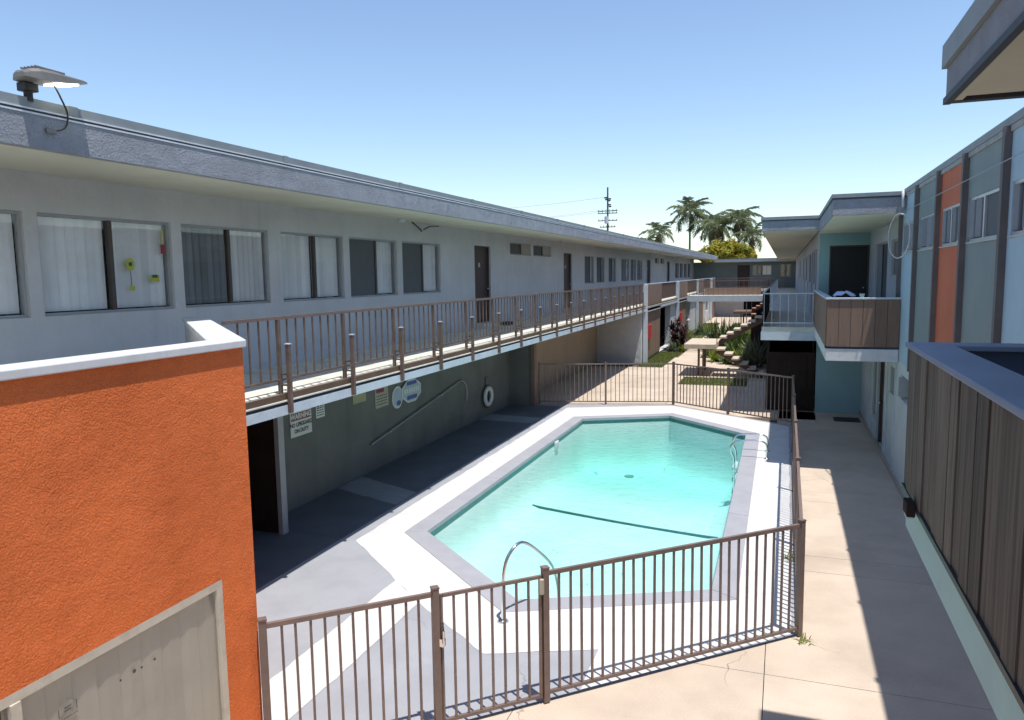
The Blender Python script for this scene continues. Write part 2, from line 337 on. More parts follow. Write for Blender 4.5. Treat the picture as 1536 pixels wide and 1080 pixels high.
def fill(outer, holes, z):
    """flat sheet with holes"""
    bm = bmesh.new(); es = []
    for lp in [outer, *holes]:
        vs = [bm.verts.new((p[0], p[1], z)) for p in lp]
        es += [bm.edges.new((vs[i], vs[(i + 1) % len(vs)])) for i in range(len(vs))]
    bmesh.ops.triangle_fill(bm, use_beauty=True, use_dissolve=False, edges=es)
    mb = MB(); bm.verts.index_update(); mb.v = [v.co.copy() for v in bm.verts]; mb.f = [tuple(v.index for v in f.verts) for f in bm.faces]; bm.free()
    return mb
def offset(poly, d):
    n = len(poly); out = []; A = sum(poly[i][0] * poly[(i + 1) % n][1] - poly[(i + 1) % n][0] * poly[i][1] for i in range(n)); sg = 1 if A > 0 else -1
    for i in range(n):
        p0, p1, p2 = Vector(poly[i - 1]), Vector(poly[i]), Vector(poly[(i + 1) % n])
        d1, d2 = (p1 - p0).normalized(), (p2 - p1).normalized(); n1, n2 = Vector((d1.y, -d1.x)) * sg, Vector((d2.y, -d2.x)) * sg
        b = (n1 + n2).normalized(); out.append(tuple(p1 + b * (d / b.dot(n1))))
    return out
def text(body, size, m, parent, origin, ux, uz, align='CENTER', bold=.0):
    cu = bpy.data.curves.new('text', 'FONT'); cu.body = body; cu.size = size; cu.align_x = align; cu.align_y = 'CENTER'; cu.offset = bold
    o = bpy.data.objects.new('text', cu); COL.objects.link(o); bpy.context.view_layer.update()
    me = bpy.data.meshes.new_from_object(o.evaluated_get(bpy.context.evaluated_depsgraph_get())); bpy.data.objects.remove(o)
    ux, uz = Vector(ux), Vector(uz); off = wloc(parent)
    for v in me.vertices: v.co = Vector(origin) - off + ux * v.co.x + uz * v.co.y
    me.materials.clear(); me.materials.append(M[m]); me.name = 'lettering'
    t = bpy.data.objects.new('lettering', me); COL.objects.link(t); t.parent = parent; return t

# ================================================================ GROUND, DECK, POOL
POOL = [(-5.27, 10.4), (-3.05, 8.45), (-.79, 9.5), (-.82, 19.3), (-3.0, 21.3), (-5.25, 20.2)]
COP = offset(POOL, .33)
big = [(-400, -200), (400, -200), (400, 700), (-400, 700)]
g = struct(fill(big, [offset(POOL, .16)], -.06).build('ground', 'soil'))
# concrete paving: real slabs with open joints
pav = struct(MB().box(-.02, .02, -3.02, -3, -.05, -.01).build('pavement', 'conc'))
def slab(x0, x1, y0, y1, z=0.0):
    MB().box(x0 + .004, x1 - .004, y0 + .004, y1 - .004, -.055, z).build('slab', 'conc', pav)
ys = [-3, 1.5, 4.6, 7.6, 10.55, 11.15, 13.9, 16.6, 19.8, 23.0]
for a, b in zip(ys, ys[1:]):
    if b > 8.2: slab(-.1, 2.1, a, b)
for xa, xb in ((-9, -5), (-5, -2.3), (-2.3, -.1), (-.1, 2.1)):
    for a, b in ((-3, 1.5), (1.5, 4.6), (4.6, 7.6)): slab(xa, xb, a, b)
for xa, xb in ((-8.05, -5.6), (-5.6, -3.4), (-3.4, -1.3), (-1.3, .9)):
    for a, b in ((23.0, 26.2), (26.2, 29.5), (29.5, 32.4)): slab(xa, xb, a, b)
    slab(xa, xb, 21.75, 23.0)
slab(-1.4, -.1, 7.6, 8.55); slab(-4.9, -3.75, 32.4, 36.5); slab(-3.75, -1.3, 32.4, 36.5); slab(-1.3, .9, 32.4, 36.5); slab(-4.75, -3.75, 36.5, 44); slab(-4.75, -3.75, 44, 52); slab(-4.75, -3.75, 52, 62); slab(-6, .9, 62, 72)
def jitter(poly, amp=.012, step=.18, seed=1):
    r_ = random.Random(seed); out = []
    for i in range(len(poly)):
        a, b = Vector(poly[i]), Vector(poly[(i + 1) % len(poly)]); d = b - a; L = d.length; nn_ = Vector((-d.y, d.x)) / L; k = max(1, int(L / step))
        out.append(tuple(a))
        for j in range(1, k): out.append(tuple(a + d * j / k + nn_ * r_.uniform(-amp, amp)))
    return out
DECK = [(-10.5, 4.8), (-4.0, 4.8), (-3.86, 4.75), (.2, 8.55), (.24, 20.75), (-3.15, 23.12), (-7.3, 22.15), (-10.5, 22.15)]
deck = struct(fill(DECK, [COP], .008).build('pool_deck', 'deck'))
ring = [(-6.15, 9.7), (-4.14, 7.95), (-2.95, 7.07), (-1.8, 7.55), (-1.78, 6.72), (.16, 8.56), (.2, 20.6), (-3.15, 22.95), (-6.15, 21.8)]
struct(fill(jitter(ring), [COP], .012).build('painted_band', 'deckwhite', deck))
for q in ([(-4.81, 5.2), (-4.19, 5.2), (-4.19, 8.0), (-4.81, 8.53)], [(-8.04, 12.1), (-6.43, 11.5), (-6.43, 12.3), (-8.04, 13.0)], [(-8.04, 19.3), (-6.43, 19.2), (-6.43, 20.0), (-8.04, 20.2)]):
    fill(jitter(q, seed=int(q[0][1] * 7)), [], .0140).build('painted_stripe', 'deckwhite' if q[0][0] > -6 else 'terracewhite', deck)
MB().prism([(-8.05, 9.76), (-6.41, 9.76), (-6.41, 22.0), (-8.05, 22.0)], .0, .0115).build('terrace_floor', 'terrace', deck)  # dark sheet painting in balcony shade, edge just inside its shadow line
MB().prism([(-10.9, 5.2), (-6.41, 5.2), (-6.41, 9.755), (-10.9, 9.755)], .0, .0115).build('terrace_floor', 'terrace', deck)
# coping stones: two per side, real depth
n = len(POOL)
for i in range(n):
    a, b, c, d = Vector(POOL[i]), Vector(POOL[(i + 1) % n]), Vector(COP[(i + 1) % n]), Vector(COP[i])
    k = max(1, int(round((b - a).length / 3.2)))
    for j in range(k):
        t0, t1 = j / k + .0007, (j + 1) / k - .0007
        MB().prism([a.lerp(b, t0), a.lerp(b, t1), d.lerp(c, t1), d.lerp(c, t0)], -.06, .022).build('coping_stone', 'coping', deck, bevel=.008)
# basin
basin = thing('swimming_pool', 'six sided swimming pool with turquoise water and grey coping', 'pool', (-3.05, 15, 0))
def depth(p):
    y = p[1] + (p[0] + 3) * .18   # break line runs a little askew
    return -.92 if y < 14.4 else -.92 - (.5 - .5 * math.cos(min(1, (y - 14.4) / 6) * math.pi)) * .6
bm_ = MB(); S_ = [(.02 * 0, 0)]
def basinpts():
    pts = []
    for i in range(n):
        a, b = Vector(POOL[i]), Vector(POOL[(i + 1) % n]); k = 12
        for j in range(k): pts.append(a.lerp(b, j / k))
    return pts
bp = basinpts()
def smooth_depth(p): return depth(p)
w = MB(); prof_ = [(0, 0), (.012, .35), (.05, .62), (.13, .82), (.26, .94), (.45, 1.0)]; NB = len(bp); ctr = sum((Vector(q) for q in POOL), Vector((0, 0))) / n
rings = [[Vector(q) for q in offset([tuple(x) for x in bp], -d)] if d else bp for d, _ in prof_]
for (d, f_), rg_ in zip(prof_, rings): w.v += [Vector((q.x, q.y, -.15 + (depth(q) + .15) * f_)) for q in rg_]
for k in range(len(prof_) - 1):
    for i in range(NB): w.f.append((k * NB + i, k * NB + (i + 1) % NB, (k + 1) * NB + (i + 1) % NB, (k + 1) * NB + i))
w.build('basin_wall', 'plaster', basin, smooth=True)
tw = MB()
for i in range(n):
    a, b = POOL[i], POOL[(i + 1) % n]
    tw.quad((a[0], a[1], -.05), (b[0], b[1], -.05), (b[0], b[1], -.15), (a[0], a[1], -.15))
tw.build('waterline_tile', 'tile', basin)
# floor: grid clipped to the pool
bmf = bmesh.new()
vs = [bmf.verts.new((p.x, p.y, 0)) for p in rings[-1]]; bmf.faces.new(vs)
for y in [9 + .4 * i for i in range(32)]:
    bmesh.ops.bisect_plane(bmf, geom=bmf.verts[:] + bmf.edges[:] + bmf.faces[:], plane_co=(-3, y, 0), plane_no=(.18, 1, 0))
for v in bmf.verts: v.co.z = depth(v.co)
mf = MB(); bmf.verts.index_update(); mf.v = [v.co.copy() for v in bmf.verts]; mf.f = [tuple(v.index for v in f.verts) for f in bmf.faces]; bmf.free()
mf.build('basin_floor', 'plaster', basin, smooth=True)
# dark tile line across the floor where it drops away
MB().tube(arc([(-5.0, 14.90, -.885), (-4.6, 14.80, -.90), (-3, 14.40, -.905), (-1.5, 14.10, -.90), (-1.0, 14.0, -.885)]), .026, 6).build('tile_line', 'tile', basin)
# entry steps in the near corner with tile markers
for k in range(3):
    t = 1.15 - .36 * k; a, b, c = Vector(POOL[1]), Vector(POOL[0]), Vector(POOL[2])
    d1, d2 = (b - a).normalized(), (c - a).normalized()
    s = MB().prism([a + (d1 + d2) * .004, a + d2 * t * .95, a + (d1 + d2) * t * .55, a + d1 * t * .95], -.92, -.92 + .2 * (k + 1) + .02)
    st = s.build('entry_step', 'plaster', basin)
    for q in (.3, .7):
        p0 = (a + d2 * t * .95).lerp(a + (d1 + d2) * t * .55, q - .12); p1 = (a + d2 * t * .95).lerp(a + (d1 + d2) * t * .55, q + .12); z = -.92 + .2 * (k + 1) + .025
        MB().beam((p0.x, p0.y, z), (p1.x, p1.y, z), .05, .012).build('step_tile', 'tile', st)
lit = MB(); rl = random.Random(11)
for k in range(90):
    x, y = rl.uniform(-5, -1.1), rl.gauss(13.2, 2.2)
    if not (10.4 < y < 19.5): continue
    a = rl.uniform(0, 6.3); l = rl.uniform(.012, .035); c = Vector((x, y, depth((x, y)) + .012)); d = Vector((math.cos(a), math.sin(a), 0)) * l; e2 = Vector((-d.y, d.x, 0)) * .3
    lit.quad(c - d, c + e2, c + d, c - e2)
lit_o = lit.build('sunken_leaves', 'litter', basin); lit_o['kind'] = 'stuff'
dr = MB().tube([(-3.9, 20.0, depth((-3.9, 20.0)) + .002), (-3.9, 20.0, depth((-3.9, 20.0)) + .03)], .13, 16); dr.build('floor_drain', 'drain', basin)
MB().box(-5.25, -5.21, 17.4, 17.65, -.24, -.06).build('skimmer_mouth', 'white', basin)
# water: real absorbing volume with rippled surface
wm = bpy.data.materials.new('pool_water'); wm.use_nodes = True; t = wm.node_tree; N = t.nodes; N.remove(N['Principled BSDF'])
tr = N.new('ShaderNodeBsdfTransparent'); tr.inputs[0].default_value = (.97, 1, 1, 1)
gl = N.new('ShaderNodeBsdfGlossy'); gl.inputs['Roughness'].default_value = .007
fr = fresnel(t, 1.33); mx = N.new('ShaderNodeMixShader')
bu = N.new('ShaderNodeBump'); bu.inputs['Strength'].default_value = .8; bu.inputs['Distance'].default_value = .03
nz = N.new('ShaderNodeTexNoise'); nz.inputs['Scale'].default_value = 5.5; nz.inputs['Detail'].default_value = 3
ge = N.new('ShaderNodeNewGeometry'); t.links.new(ge.outputs['Position'], nz.inputs['Vector']); t.links.new(nz.outputs['Fac'], bu.inputs['Height'])
t.links.new(bu.outputs[0], fr.inputs['Normal']); t.links.new(bu.outputs[0], gl.inputs['Normal'])
t.links.new(fr.outputs[0], mx.inputs[0]); t.links.new(tr.outputs[0], mx.inputs[1]); t.links.new(gl.outputs[0], mx.inputs[2]); t.links.new(mx.outputs[0], N['Material Output'].inputs[0])
va = N.new('ShaderNodeVolumeAbsorption'); va.inputs['Color'].default_value = (.17, .85, .79, 1); va.inputs['Density'].default_value = .23
t.links.new(va.outputs[0], N['Material Output'].inputs['Volume'])
MB().prism(offset(POOL, .04), -2.2, -.09).build('water', wm, basin)

# ================================================================ LEFT BUILDING
LB = thing('apartment_building', 'long two storey grey apartment block with overhanging flat roof beside the pool', 'building', (-8, 20, 0))
BL = Basis((-8, 0), (0, 1), (1, 0)); Z2 = 2.60
wz = (3.66, 4.85)
wins = [(4.15, 6.11, (5.2,), ('blind', 'blind')), (6.28, 8.26, (7.28,), ('blind', 'blind')), (8.45, 10.34, (9.44,), ('dim', 'half')),
        (10.68, 12.58, (11.68,), ('blind', 'blind')), (12.8, 14.71, (13.85,), ('screen', 'blind')), (14.96, 16.93, (16.0,), ('screen', 'blind')),
        (31.18, 32.9, (32.2,), ('screen', 'blind')), (33.35, 35.0, (34.4,), ('screen', 'blind')), (35.81, 37.5, (36.7,), ('screen', 'blind')),
        (38.81, 41.0, (40.1,), ('dim', 'blind')), (41.3, 43.0, (42.2,), ('dim', 'blind')), (43.3, 45.0, (44.2,), ('dim', 'blind')),
        (59.3, 61.6, (60.4,), ('screen', 'blind')), (62.0, 64.3, (63.2,), ('screen', 'blind')), (64.7, 67.0, (65.9,), ('screen', 'blind')), (67.4, 69.6, (68.5,), ('screen', 'blind'))]
vents = [(21.95, 24.0, (23.05,)), (24.25, 26.3, (25.35,)), (49.6, 51.3, (50.5,)), (51.9, 53.6, (52.8,))]
drs = [(19.1, 20.3), (27.95, 29.15), (46.5, 47.9), (54.9, 56.4)]
ops = [(a, b, *wz) for a, b, _, _ in wins] + [(a, b, 4.70, 5.08) for a, b, _ in vents] + [(a, b, 2.74, 4.89) for a, b in drs]
BL.wall(-4, 72, Z2, 5.32, ops).build('upper_wall', 'wallgrey', LB)
for a, b, mu, bay in wins: window(BL, LB, a, b, *wz, mu, bay, slatw=.125 if a < 17 else .3)
for a, b, mu in vents: window(BL, LB, a, b, 4.70, 5.08, mu, ('screen', 'board'))
for a, b in drs:
    d = door(BL, LB, a, b, 2.74, 4.89)
    m = MB(); BL.box(m, (a + b) / 2 - .1, (a + b) / 2 + .02, -.10, -.095, 4.3, 4.42); m.build('number_plate', 'signtan', d)
    MB().box(-8.0, -7.75, a - .05, b + .05, Z2 + .003, 2.735).build('door_step', 'floor2', LB)
# projecting trims above and below the windows (a thin raised band), conduit and soffit lights
m = MB(); BL.box(m, -4, 72, .0, .014, 5.255, 5.30); m.build('wall_trim', 'wallgrey', LB)
# roof
r = MB(); r.hexa([(-8.2, -4, 5.30), (-6.02, -4, 5.205), (-6.02, 73.5, 5.205), (-8.2, 73.5, 5.30), (-8.2, -4, 5.34), (-6.02, -4, 5.245), (-6.02, 73.5, 5.245), (-8.2, 73.5, 5.34)])
r.build('soffit', 'soffit', LB)
MB().box(-6.10, -6.0, -4, 73.4, 5.19, 5.465).build('fascia', 'fascia', LB)
MB().box(-6.06, -5.993, -4, 73.4, 5.467, 5.482).build('drip_edge', 'trim_light', LB)
MB().box(-6.05, -6.005, -4, 73.4, 5.484, 5.50).build('gap_strip', 'trim_dark', LB)
MB().box(-6.05, -5.993, -4, 73.4, 5.502, 5.515).build('drip_edge', 'trim_light', LB)
f = MB(); f.hexa([(-6.16, -4, 5.517), (-6.01, -4, 5.517), (-6.01, 73.4, 5.517), (-6.16, 73.4, 5.517), (-6.14, -4, 5.60), (-6.01, -4, 5.60), (-6.01, 73.4, 5.60), (-6.14, 73.4, 5.60)])
f.build('gravel_stop', 'flash', LB)
MB().box(-17, -6.165, -4, 73.4, 5.47, 5.57).build('roof', 'roof', LB)
MB().box(-17, -16.8, -4, 73, -.05, 5.46).build('rear_wall', 'wallgrey', LB)
MB().box(-16.8, -8.2, -4, -3.8, -.05, 5.46).build('end_wall', 'wallgrey', LB)
# rolled edge seams along the gravel stop
for i in range(25):
    y = -1 + i * 3.05
    MB().box(-6.035, -5.992, y, y + .09, 5.52, 5.603).build('flashing_joint', 'flash', LB)
# balcony slab
MB().box(-8.0, -5.93, 6.9, 72, 2.42, Z2).build('balcony_floor', 'floor2', LB)
MB().box(-5.93, -5.885, 6.9, 72, 2.535, Z2 + .012).build('edge_angle', 'bedge', LB)
MB().box(-5.928, -5.86, 6.9, 72, 2.515, 2.533).build('edge_lip', 'floor2', LB)
MB().box(-5.99, -5.90, 6.9, 72, 2.47, 2.515).build('edge_recess', 'trim_dark', LB)
# fascia beam in lengths between the posts
PY = [7.82 + 1.48 * i for i in range(18)]
ends = [6.9] + PY + [33.9]
for a, b in zip(ends, ends[1:]):
    MB().box(-6.0, -5.86, a + .002, b - .002, 2.35, 2.468).build('edge_beam', 'whiteblue', LB)
MB().box(-6.0, -5.86, 34.15, 72, 2.35, 2.468).build('edge_beam', 'whiteblue', LB)
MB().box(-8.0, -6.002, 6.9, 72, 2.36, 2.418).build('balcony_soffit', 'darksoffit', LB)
# ground floor under the balcony
BG = Basis((-8.05, 0), (0, 1), (1, 0))
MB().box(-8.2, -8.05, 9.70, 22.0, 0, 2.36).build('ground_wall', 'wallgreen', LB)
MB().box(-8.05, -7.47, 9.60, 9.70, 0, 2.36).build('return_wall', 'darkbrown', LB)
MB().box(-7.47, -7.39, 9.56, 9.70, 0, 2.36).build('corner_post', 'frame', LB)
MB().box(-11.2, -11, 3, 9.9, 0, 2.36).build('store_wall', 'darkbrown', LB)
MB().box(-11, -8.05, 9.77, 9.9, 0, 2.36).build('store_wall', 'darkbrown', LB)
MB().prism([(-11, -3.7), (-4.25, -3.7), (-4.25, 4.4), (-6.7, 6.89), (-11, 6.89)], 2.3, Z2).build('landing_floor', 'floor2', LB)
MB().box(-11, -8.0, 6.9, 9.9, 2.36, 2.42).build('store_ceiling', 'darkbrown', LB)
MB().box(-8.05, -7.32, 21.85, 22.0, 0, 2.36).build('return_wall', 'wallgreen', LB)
MB().box(-7.32, -7.20, 21.8, 22.02, 0, 2.36).build('corner_post', 'brownpanel', LB)
MB().box(-8.2, -8.051, 22.0, 33.7, 0, 2.36).build('ground_wall', 'beigewall', LB)
MB().box(-8.05, -6.02, 33.55, 33.7, 0, 2.36).build('end_wall', 'wallgrey', LB)
# far wing: ground floor comes forward to the column line
BF = Basis((-6.02, 0), (0, 1), (1, 0))
op2 = [(38.95, 42.8, .02, 2.25), (50.2, 52.2, .9, 2.1), (46.9, 49.4, .02, 2.2), (57.3, 60.3, .02, 2.2), (63, 65, .9, 2.1)]
BF.wall(33.7, 72, 0, 2.36, op2, .3).build('ground_wall', 'wallgrey', LB)
for a, b, c, d in op2:
    q = MB(); BF.box(q, a, b, -1.2, -1.1, c, d); q.build('doorway_back', 'dark', LB)
cols = [33.95, 44.8, 55.6, 66.2]
for c in cols:
    MB().box(-5.98, -5.80, c - .09, c + .09, 0, 3.56).build('column', 'whiteblue', LB, bevel=.01)
for c in cols:
    for k in range(3):
        q = MB(); BF.box(q, c + .45 + k * 1.45, c + .45 + (k + 1) * 1.45 - .03, .003, .05, .12, 2.34); q.build('cladding_panel', 'brownpanel', LB)
for y in (14.2, 26.4, 45.5, 58):
    s = MB(); s.tube([(-7.6, y, 5.20), (-7.6, y, 5.27)], [.07, .09], 12); s.build('soffit_light', 'trim_light', LB)
# soffit cable and bracket (dark) near the third pair of windows
MB().tube([(-7.9, 15.3, 5.27), (-7.9, 15.6, 5.17), (-7.9, 15.75, 5.1)], .02, 6).build('pipe_bracket', 'bronze', LB)
MB().tube([(-7.9, 15.85, 5.14), (-7.85, 16.05, 5.22), (-7.8, 16.45, 5.25)], .015, 6).build('pipe_bracket', 'bronze', LB)

# ------------------------------------------------ balcony railing
def pickmesh(w, name, m):
    return mesh(MB().box(-w / 2, w / 2, -w / 2, w / 2, 0, 1), name, m)
pk_rail = pickmesh(.018, 'picket', 'brownrust')
RL = thing('balcony_railing', 'brown metal balcony railing with thin pickets and short bolted stub posts', 'railing', (-5.97, 7, Z2), 'railings along the upper walkway')
XR = -5.97
MB().box(XR - .022, XR + .022, 6.85, 33.85, 3.545, 3.585).build('top_rail', 'brown', RL)
MB().box(XR - .016, XR + .016, 6.85, 33.85, 2.77, 2.80).build('bottom_rail', 'brownrust', RL)
ends = [6.9] + PY + [33.85]
for i, y in enumerate(PY):
    MB().box(XR - .022, XR + .022, y - .022, y + .022, Z2, 3.544).build('post', 'brownrust', RL)
    st = MB().box(-5.855, -5.805, y - .025, y + .025, 2.37, 3.235).build('stub_post', 'brownrust', RL)
    MB().box(-5.862, -5.798, y - .032, y + .032, 3.236, 3.25).build('cap', 'trim_light', st)
    MB().tube([(XR + .023, y, 2.72), (-5.856, y, 2.72)], .014, 6).build('bolt', 'bronze', st)
    MB().tube([(XR + .023, y, 2.86), (-5.856, y, 2.86)], .014, 6).build('bolt', 'bronze', st)
for a, b in zip(ends, ends[1:]):
    k = 8 if b - a > 1 else max(2, round((b - a) / .185))
    for j in range(1, k): inst('picket', pk_rail, RL, (XR, a + (b - a) * j / k, 2.80), (1, 1, .746))
RF = thing('balcony_railing', 'far stretch of balcony railing with brown boarded panels between pale columns', 'railing', (-5.93, 34, Z2), 'railings along the upper walkway')
MB().box(XR - .03, XR + .03, 34.05, 71, 3.545, 3.59).build('top_rail', 'whiteblue', RF)
MB().box(XR - .016, XR + .016, 34.05, 71, 2.77, 2.80).build('bottom_rail', 'brownrust', RF)
for c, e in zip(cols, cols[1:] + [71]):
    MB().box(XR - .02, XR + .06, c + .5, min(c + 4.9, e - .2), 2.5, 3.53).build('rail_panel', 'brownpanel', RF)
    y = c + 5.05
    while y < e - .2:
        inst('picket', pk_rail, RF, (XR, y, 2.80), (1.6, 1.6, .745)); y += .21
    MB().box(-6.05, -5.86, c + .3, c + 4.2, 2.30, 2.49).build('bracket_beam', 'whiteblue', RF)

# ------------------------------------------------ orange stair building at the left
OB = thing('stair_building', 'orange stucco wall with white capped parapet and wide window below', 'building', (-4.2, 2, 0))
BO = Basis((-3.95, 0), (0, 1), (1, 0))
BO.wall(-3.5, 4.73, 0, 3.528, [(1.0, 4.36, .35, 1.80)], .12).build('stucco_wall', 'orange', OB)
dg = Vector((-1, .965)).normalized(); nr = Vector((.965, 1)).normalized()
p0 = Vector((-3.95, 4.73)); p1 = p0 + dg * 4.25; th = .22
inn = Vector((-3.95 - th, 4.73 - th * math.tan(R(22.5)) * 0 - .09))
MB().prism([p0, p1, p1 - nr * th, inn], 0, 2.28).build('angled_wall', 'orange', OB)
MB().prism([p0 - nr * .003, p1 - nr * .003, p1 - nr * th, inn], 2.62, 3.526).build('parapet', 'wallgrey', OB)
MB().box(-3.95 - th, -3.955, -3.5, 4.6, 2.62, 3.526).build('parapet', 'wallgrey', OB)
# cap: one metal coping with two runs
e = .03
c0 = p0 + Vector((e, e * .41)); capo = [(-3.95 + e, -3.5), tuple(c0), tuple(p1 + nr * e), tuple(p1 - nr * (th + e)), (-3.95 - th - e, 4.73 - .09 - e * .41), (-3.95 - th - e, -3.5)]
MB().prism(capo, 3.53, 3.588).build('parapet_cap', 'white', OB, bevel=.008)
MB().box(-5.2, -3.96, -3.5, -3.3, 0, 3.5).build('end_wall', 'orange', OB)
MB().box(-5.2, -5.0, -3.5, 4.5, 0, 2.28).build('inner_wall', 'wallgrey', OB)
ww = window(BO, OB, 1.0, 4.36, .35, 1.80, (2.72,), ('tan', 'tan'), w=-.02, fr=.06, fm='cream', mm='cream', slatw=.17, so=.026)
q = MB(); BO.box(q, 2.60, 2.66, -.045, -.028, .41, 1.74); q.build('sash', 'bronze', ww)
# equal housing mark and small dots on the glass
lg = thing('window_decal', 'small grey house shaped sticker on glass of lower window', 'sticker', (-3.974, 3.05, 1.52))
hx = -3.973
hp = [(-.06, -.035), (-.06, .02), (0, .06), (.06, .02), (.06, -.035)]
o_ = MB()
for i in range(5):
    a, b = hp[i], hp[(i + 1) % 5]; o_.beam((hx, 3.05 + a[0], 1.52 + a[1]), (hx, 3.05 + b[0], 1.52 + b[1]), .002, .005, (1, 0, 0))
o_.build('house_outline', 'greyink', lg)
o_ = MB()
for dz in (-.012, .008): o_.beam((hx, 3.027, 1.52 + dz), (hx, 3.073, 1.52 + dz), .002, .008)
o_.build('equal_bars', 'greyink', lg)
o_ = MB()
for k in range(14): o_.beam((hx, 2.98 + k * .010, 1.465), (hx, 2.985 + k * .010, 1.465), .002, .007)
o_.build('caption_marks', 'greyink', lg)['kind'] = 'stuff'
dts = thing('window_decal', 'row of four dark dots on glass of lower window', 'sticker', (-3.974, 3.6, 1.48))
for dy, rr in ((-.17, .008), (-.06, .014), (.0, .008), (.11, .010)):
    MB().tube([(hx - .002, 3.6 + dy, 1.48 + rr), (hx, 3.6 + dy, 1.48 + rr)], rr, 10).build('dot', 'ink', dts)

# ================================================================ RIGHT BUILDING
RB = thing('apartment_building', 'two storey block with coloured wall panels and boarded balconies along the walkway', 'building', (2.2, 14, 0))
XW = 2.1; BR = Basis((XW, 0), (0, 1), (-1, 0))
bat = [3.5, 5.3, 7.08, 8.95, 10.8, 12.52, 14.42, 16.22]
pcol = ['gpanel', 'opanel', 'lblue', 'gpanel', 'opanel', 'gpanel', 'lblue']
pcol = ['gpanel', 'opanel', 'lblue', 'gpanel', 'opanel', 'gpanel', 'lblue']
pcol[2] = 'lblue'
WZ = (4.37, 4.90)
for i, c in enumerate(pcol):
    a, b = bat[i], bat[i + 1]
    BR.wall(a, b, 2.3, 5.46, [(a + .2, b - .16, *WZ)], .14).build('wall_panel', c, RB)
    window(BR, RB, a + .2, b - .16, *WZ, ((a + b) / 2 + .02,), ('screen', 'dim') if i in (3, 2) else ('dim', 'dim'), w=-.03, fr=.035, fm='alum', mm='alum', slatw=.4, gl='glassd')
    q = MB(); BR.box(q, a + .18, b - .14, .001, .022, WZ[0] - .018, WZ[0] - .001); q.build('sill', 'alum', RB)
for i, y in enumerate(bat):
    q = MB(); BR.box(q, y - .055, y + .04, .0, .07, 2.3, 5.46); q.build('batten', 'batten', RB)
    q = MB(); BR.box(q, y + .046, y + .07, .0, .05, 2.3, 5.46); q.build('batten_edge', 'frame', RB)
q = MB(); BR.box(q, 3.5, 16.28, -.2, .03, 5.462, 5.55); q.build('roof_edge', 'flash', RB)
MB().box(XW - .02, 12, -3, 23, 5.40, 5.46).build('roof', 'roof', RB)
MB().box(XW - .080, XW - .072, 3.5, 16.25, 5.10, 5.107).build('conduit', 'frame', RB)
opg = [(14.2, 15.55, 1.65, 2.1), (16.3, 17.1, 1.55, 2.1), (18.0, 19.2, .03, 2.12), (19.4, 20.1, .5, 2.1)]
BR.wall(-3, 23, 0, 2.3, opg, .14).build('ground_wall', 'palewall', RB)
window(BR, RB, 14.2, 15.55, 1.65, 2.1, (14.9,), ('dim', 'dim'), fm='alum', mm='alum', slatw=.4)
window(BR, RB, 16.3, 17.1, 1.55, 2.1, (), ('dim',), fm='alum', slatw=.4)
window(BR, RB, 19.4, 20.1, .5, 2.1, (), ('dim',), fm='alum', slatw=.4)
door(BR, RB, 18.0, 19.2, .03, 2.12, 'door')
for y in (16.2, 17.4, 20.6):
    q = MB(); BR.box(q, y - .03, y + .03, 0, .03, .1, 2.29); q.build('wall_strip', 'palewall', RB)
q = MB(); BR.box(q, -3, 23, .0, .04, .0, .09); q.build('kerb_trim', 'beigewall', RB)
# wall that faces the camera at the end of the walkway, two storeys
BE = Basis((0, 23), (1, 0), (0, -1))
BE.wall(.9, 2.1, 0, 2.36).build('end_wall', 'teal', RB)
BE.wall(.9, 2.25, 2.36, 5.2, [(1.17, 2.19, 2.62, 4.75)], .5).build('end_wall', 'teal', RB)
door(BE, RB, 1.17, 2.19, 2.62, 4.75, 'blackdoor', w=-.06)
BU = Basis((2.2, 0), (0, 1), (-1, 0))
BU.wall(16.22, 23, 2.5, 5.2, [(17.6, 18.5, 3.9, 4.7), (19.2, 21.6, 2.62, 4.7)], .14).build('upper_wall', 'wallgrey', RB)
window(BU, RB, 17.6, 18.5, 3.9, 4.7, (), ('dim',), fm='alum', slatw=.3)
window(BU, RB, 19.2, 21.6, 2.62, 4.7, (20.4,), ('screen', 'dim'), fm='alum', mm='bronze', slatw=.3)
# boarded balcony further along
def balcony(x0, y0, y1, zf, zt, wood, nplank, side):
    bl = MB().box(x0 + .05, 2.1, y0 + .05, y1 - .02, zf - .06, zf).build('balcony', 'navy', RB)
    sl = MB()
    sl.box(x0, 2.09, y0, y1, zf - .30, zf - .062); return bl, sl
b2, sl = balcony(.8, 16.0, 22.98, 2.58, 3.5, 'wood2', 6, 1)
sl.build('slab', 'white', b2)
pw = (2.09 - .8) / 6
for k in range(6):
    MB().box(.8 + k * pw + .004, .8 + (k + 1) * pw - .004, 15.985, 16.02, 2.565, 3.49).build('plank', 'wood2', b2)
for k in range(8):
    MB().box(.785, .82, 16.03 + k * .86, 16.03 + (k + 1) * .86 - .01, 2.565, 3.49).build('plank', 'wood2', b2)
MB().box(.83, 2.09, 16.021, 16.06, 2.58, 3.485).build('inner_lining', 'navy', b2)
MB().box(.77, 2.1, 15.96, 16.10, 3.491, 3.525).build('cap_rail', 'whiteblue', b2, bevel=.005)
MB().box(.77, .91, 16.102, 22.98, 3.491, 3.525).build('cap_rail', 'whiteblue', b2, bevel=.005)
MB().box(.795, .83, 16.2, 16.55, 2.50, 2.56).build('scupper', 'black', b2)
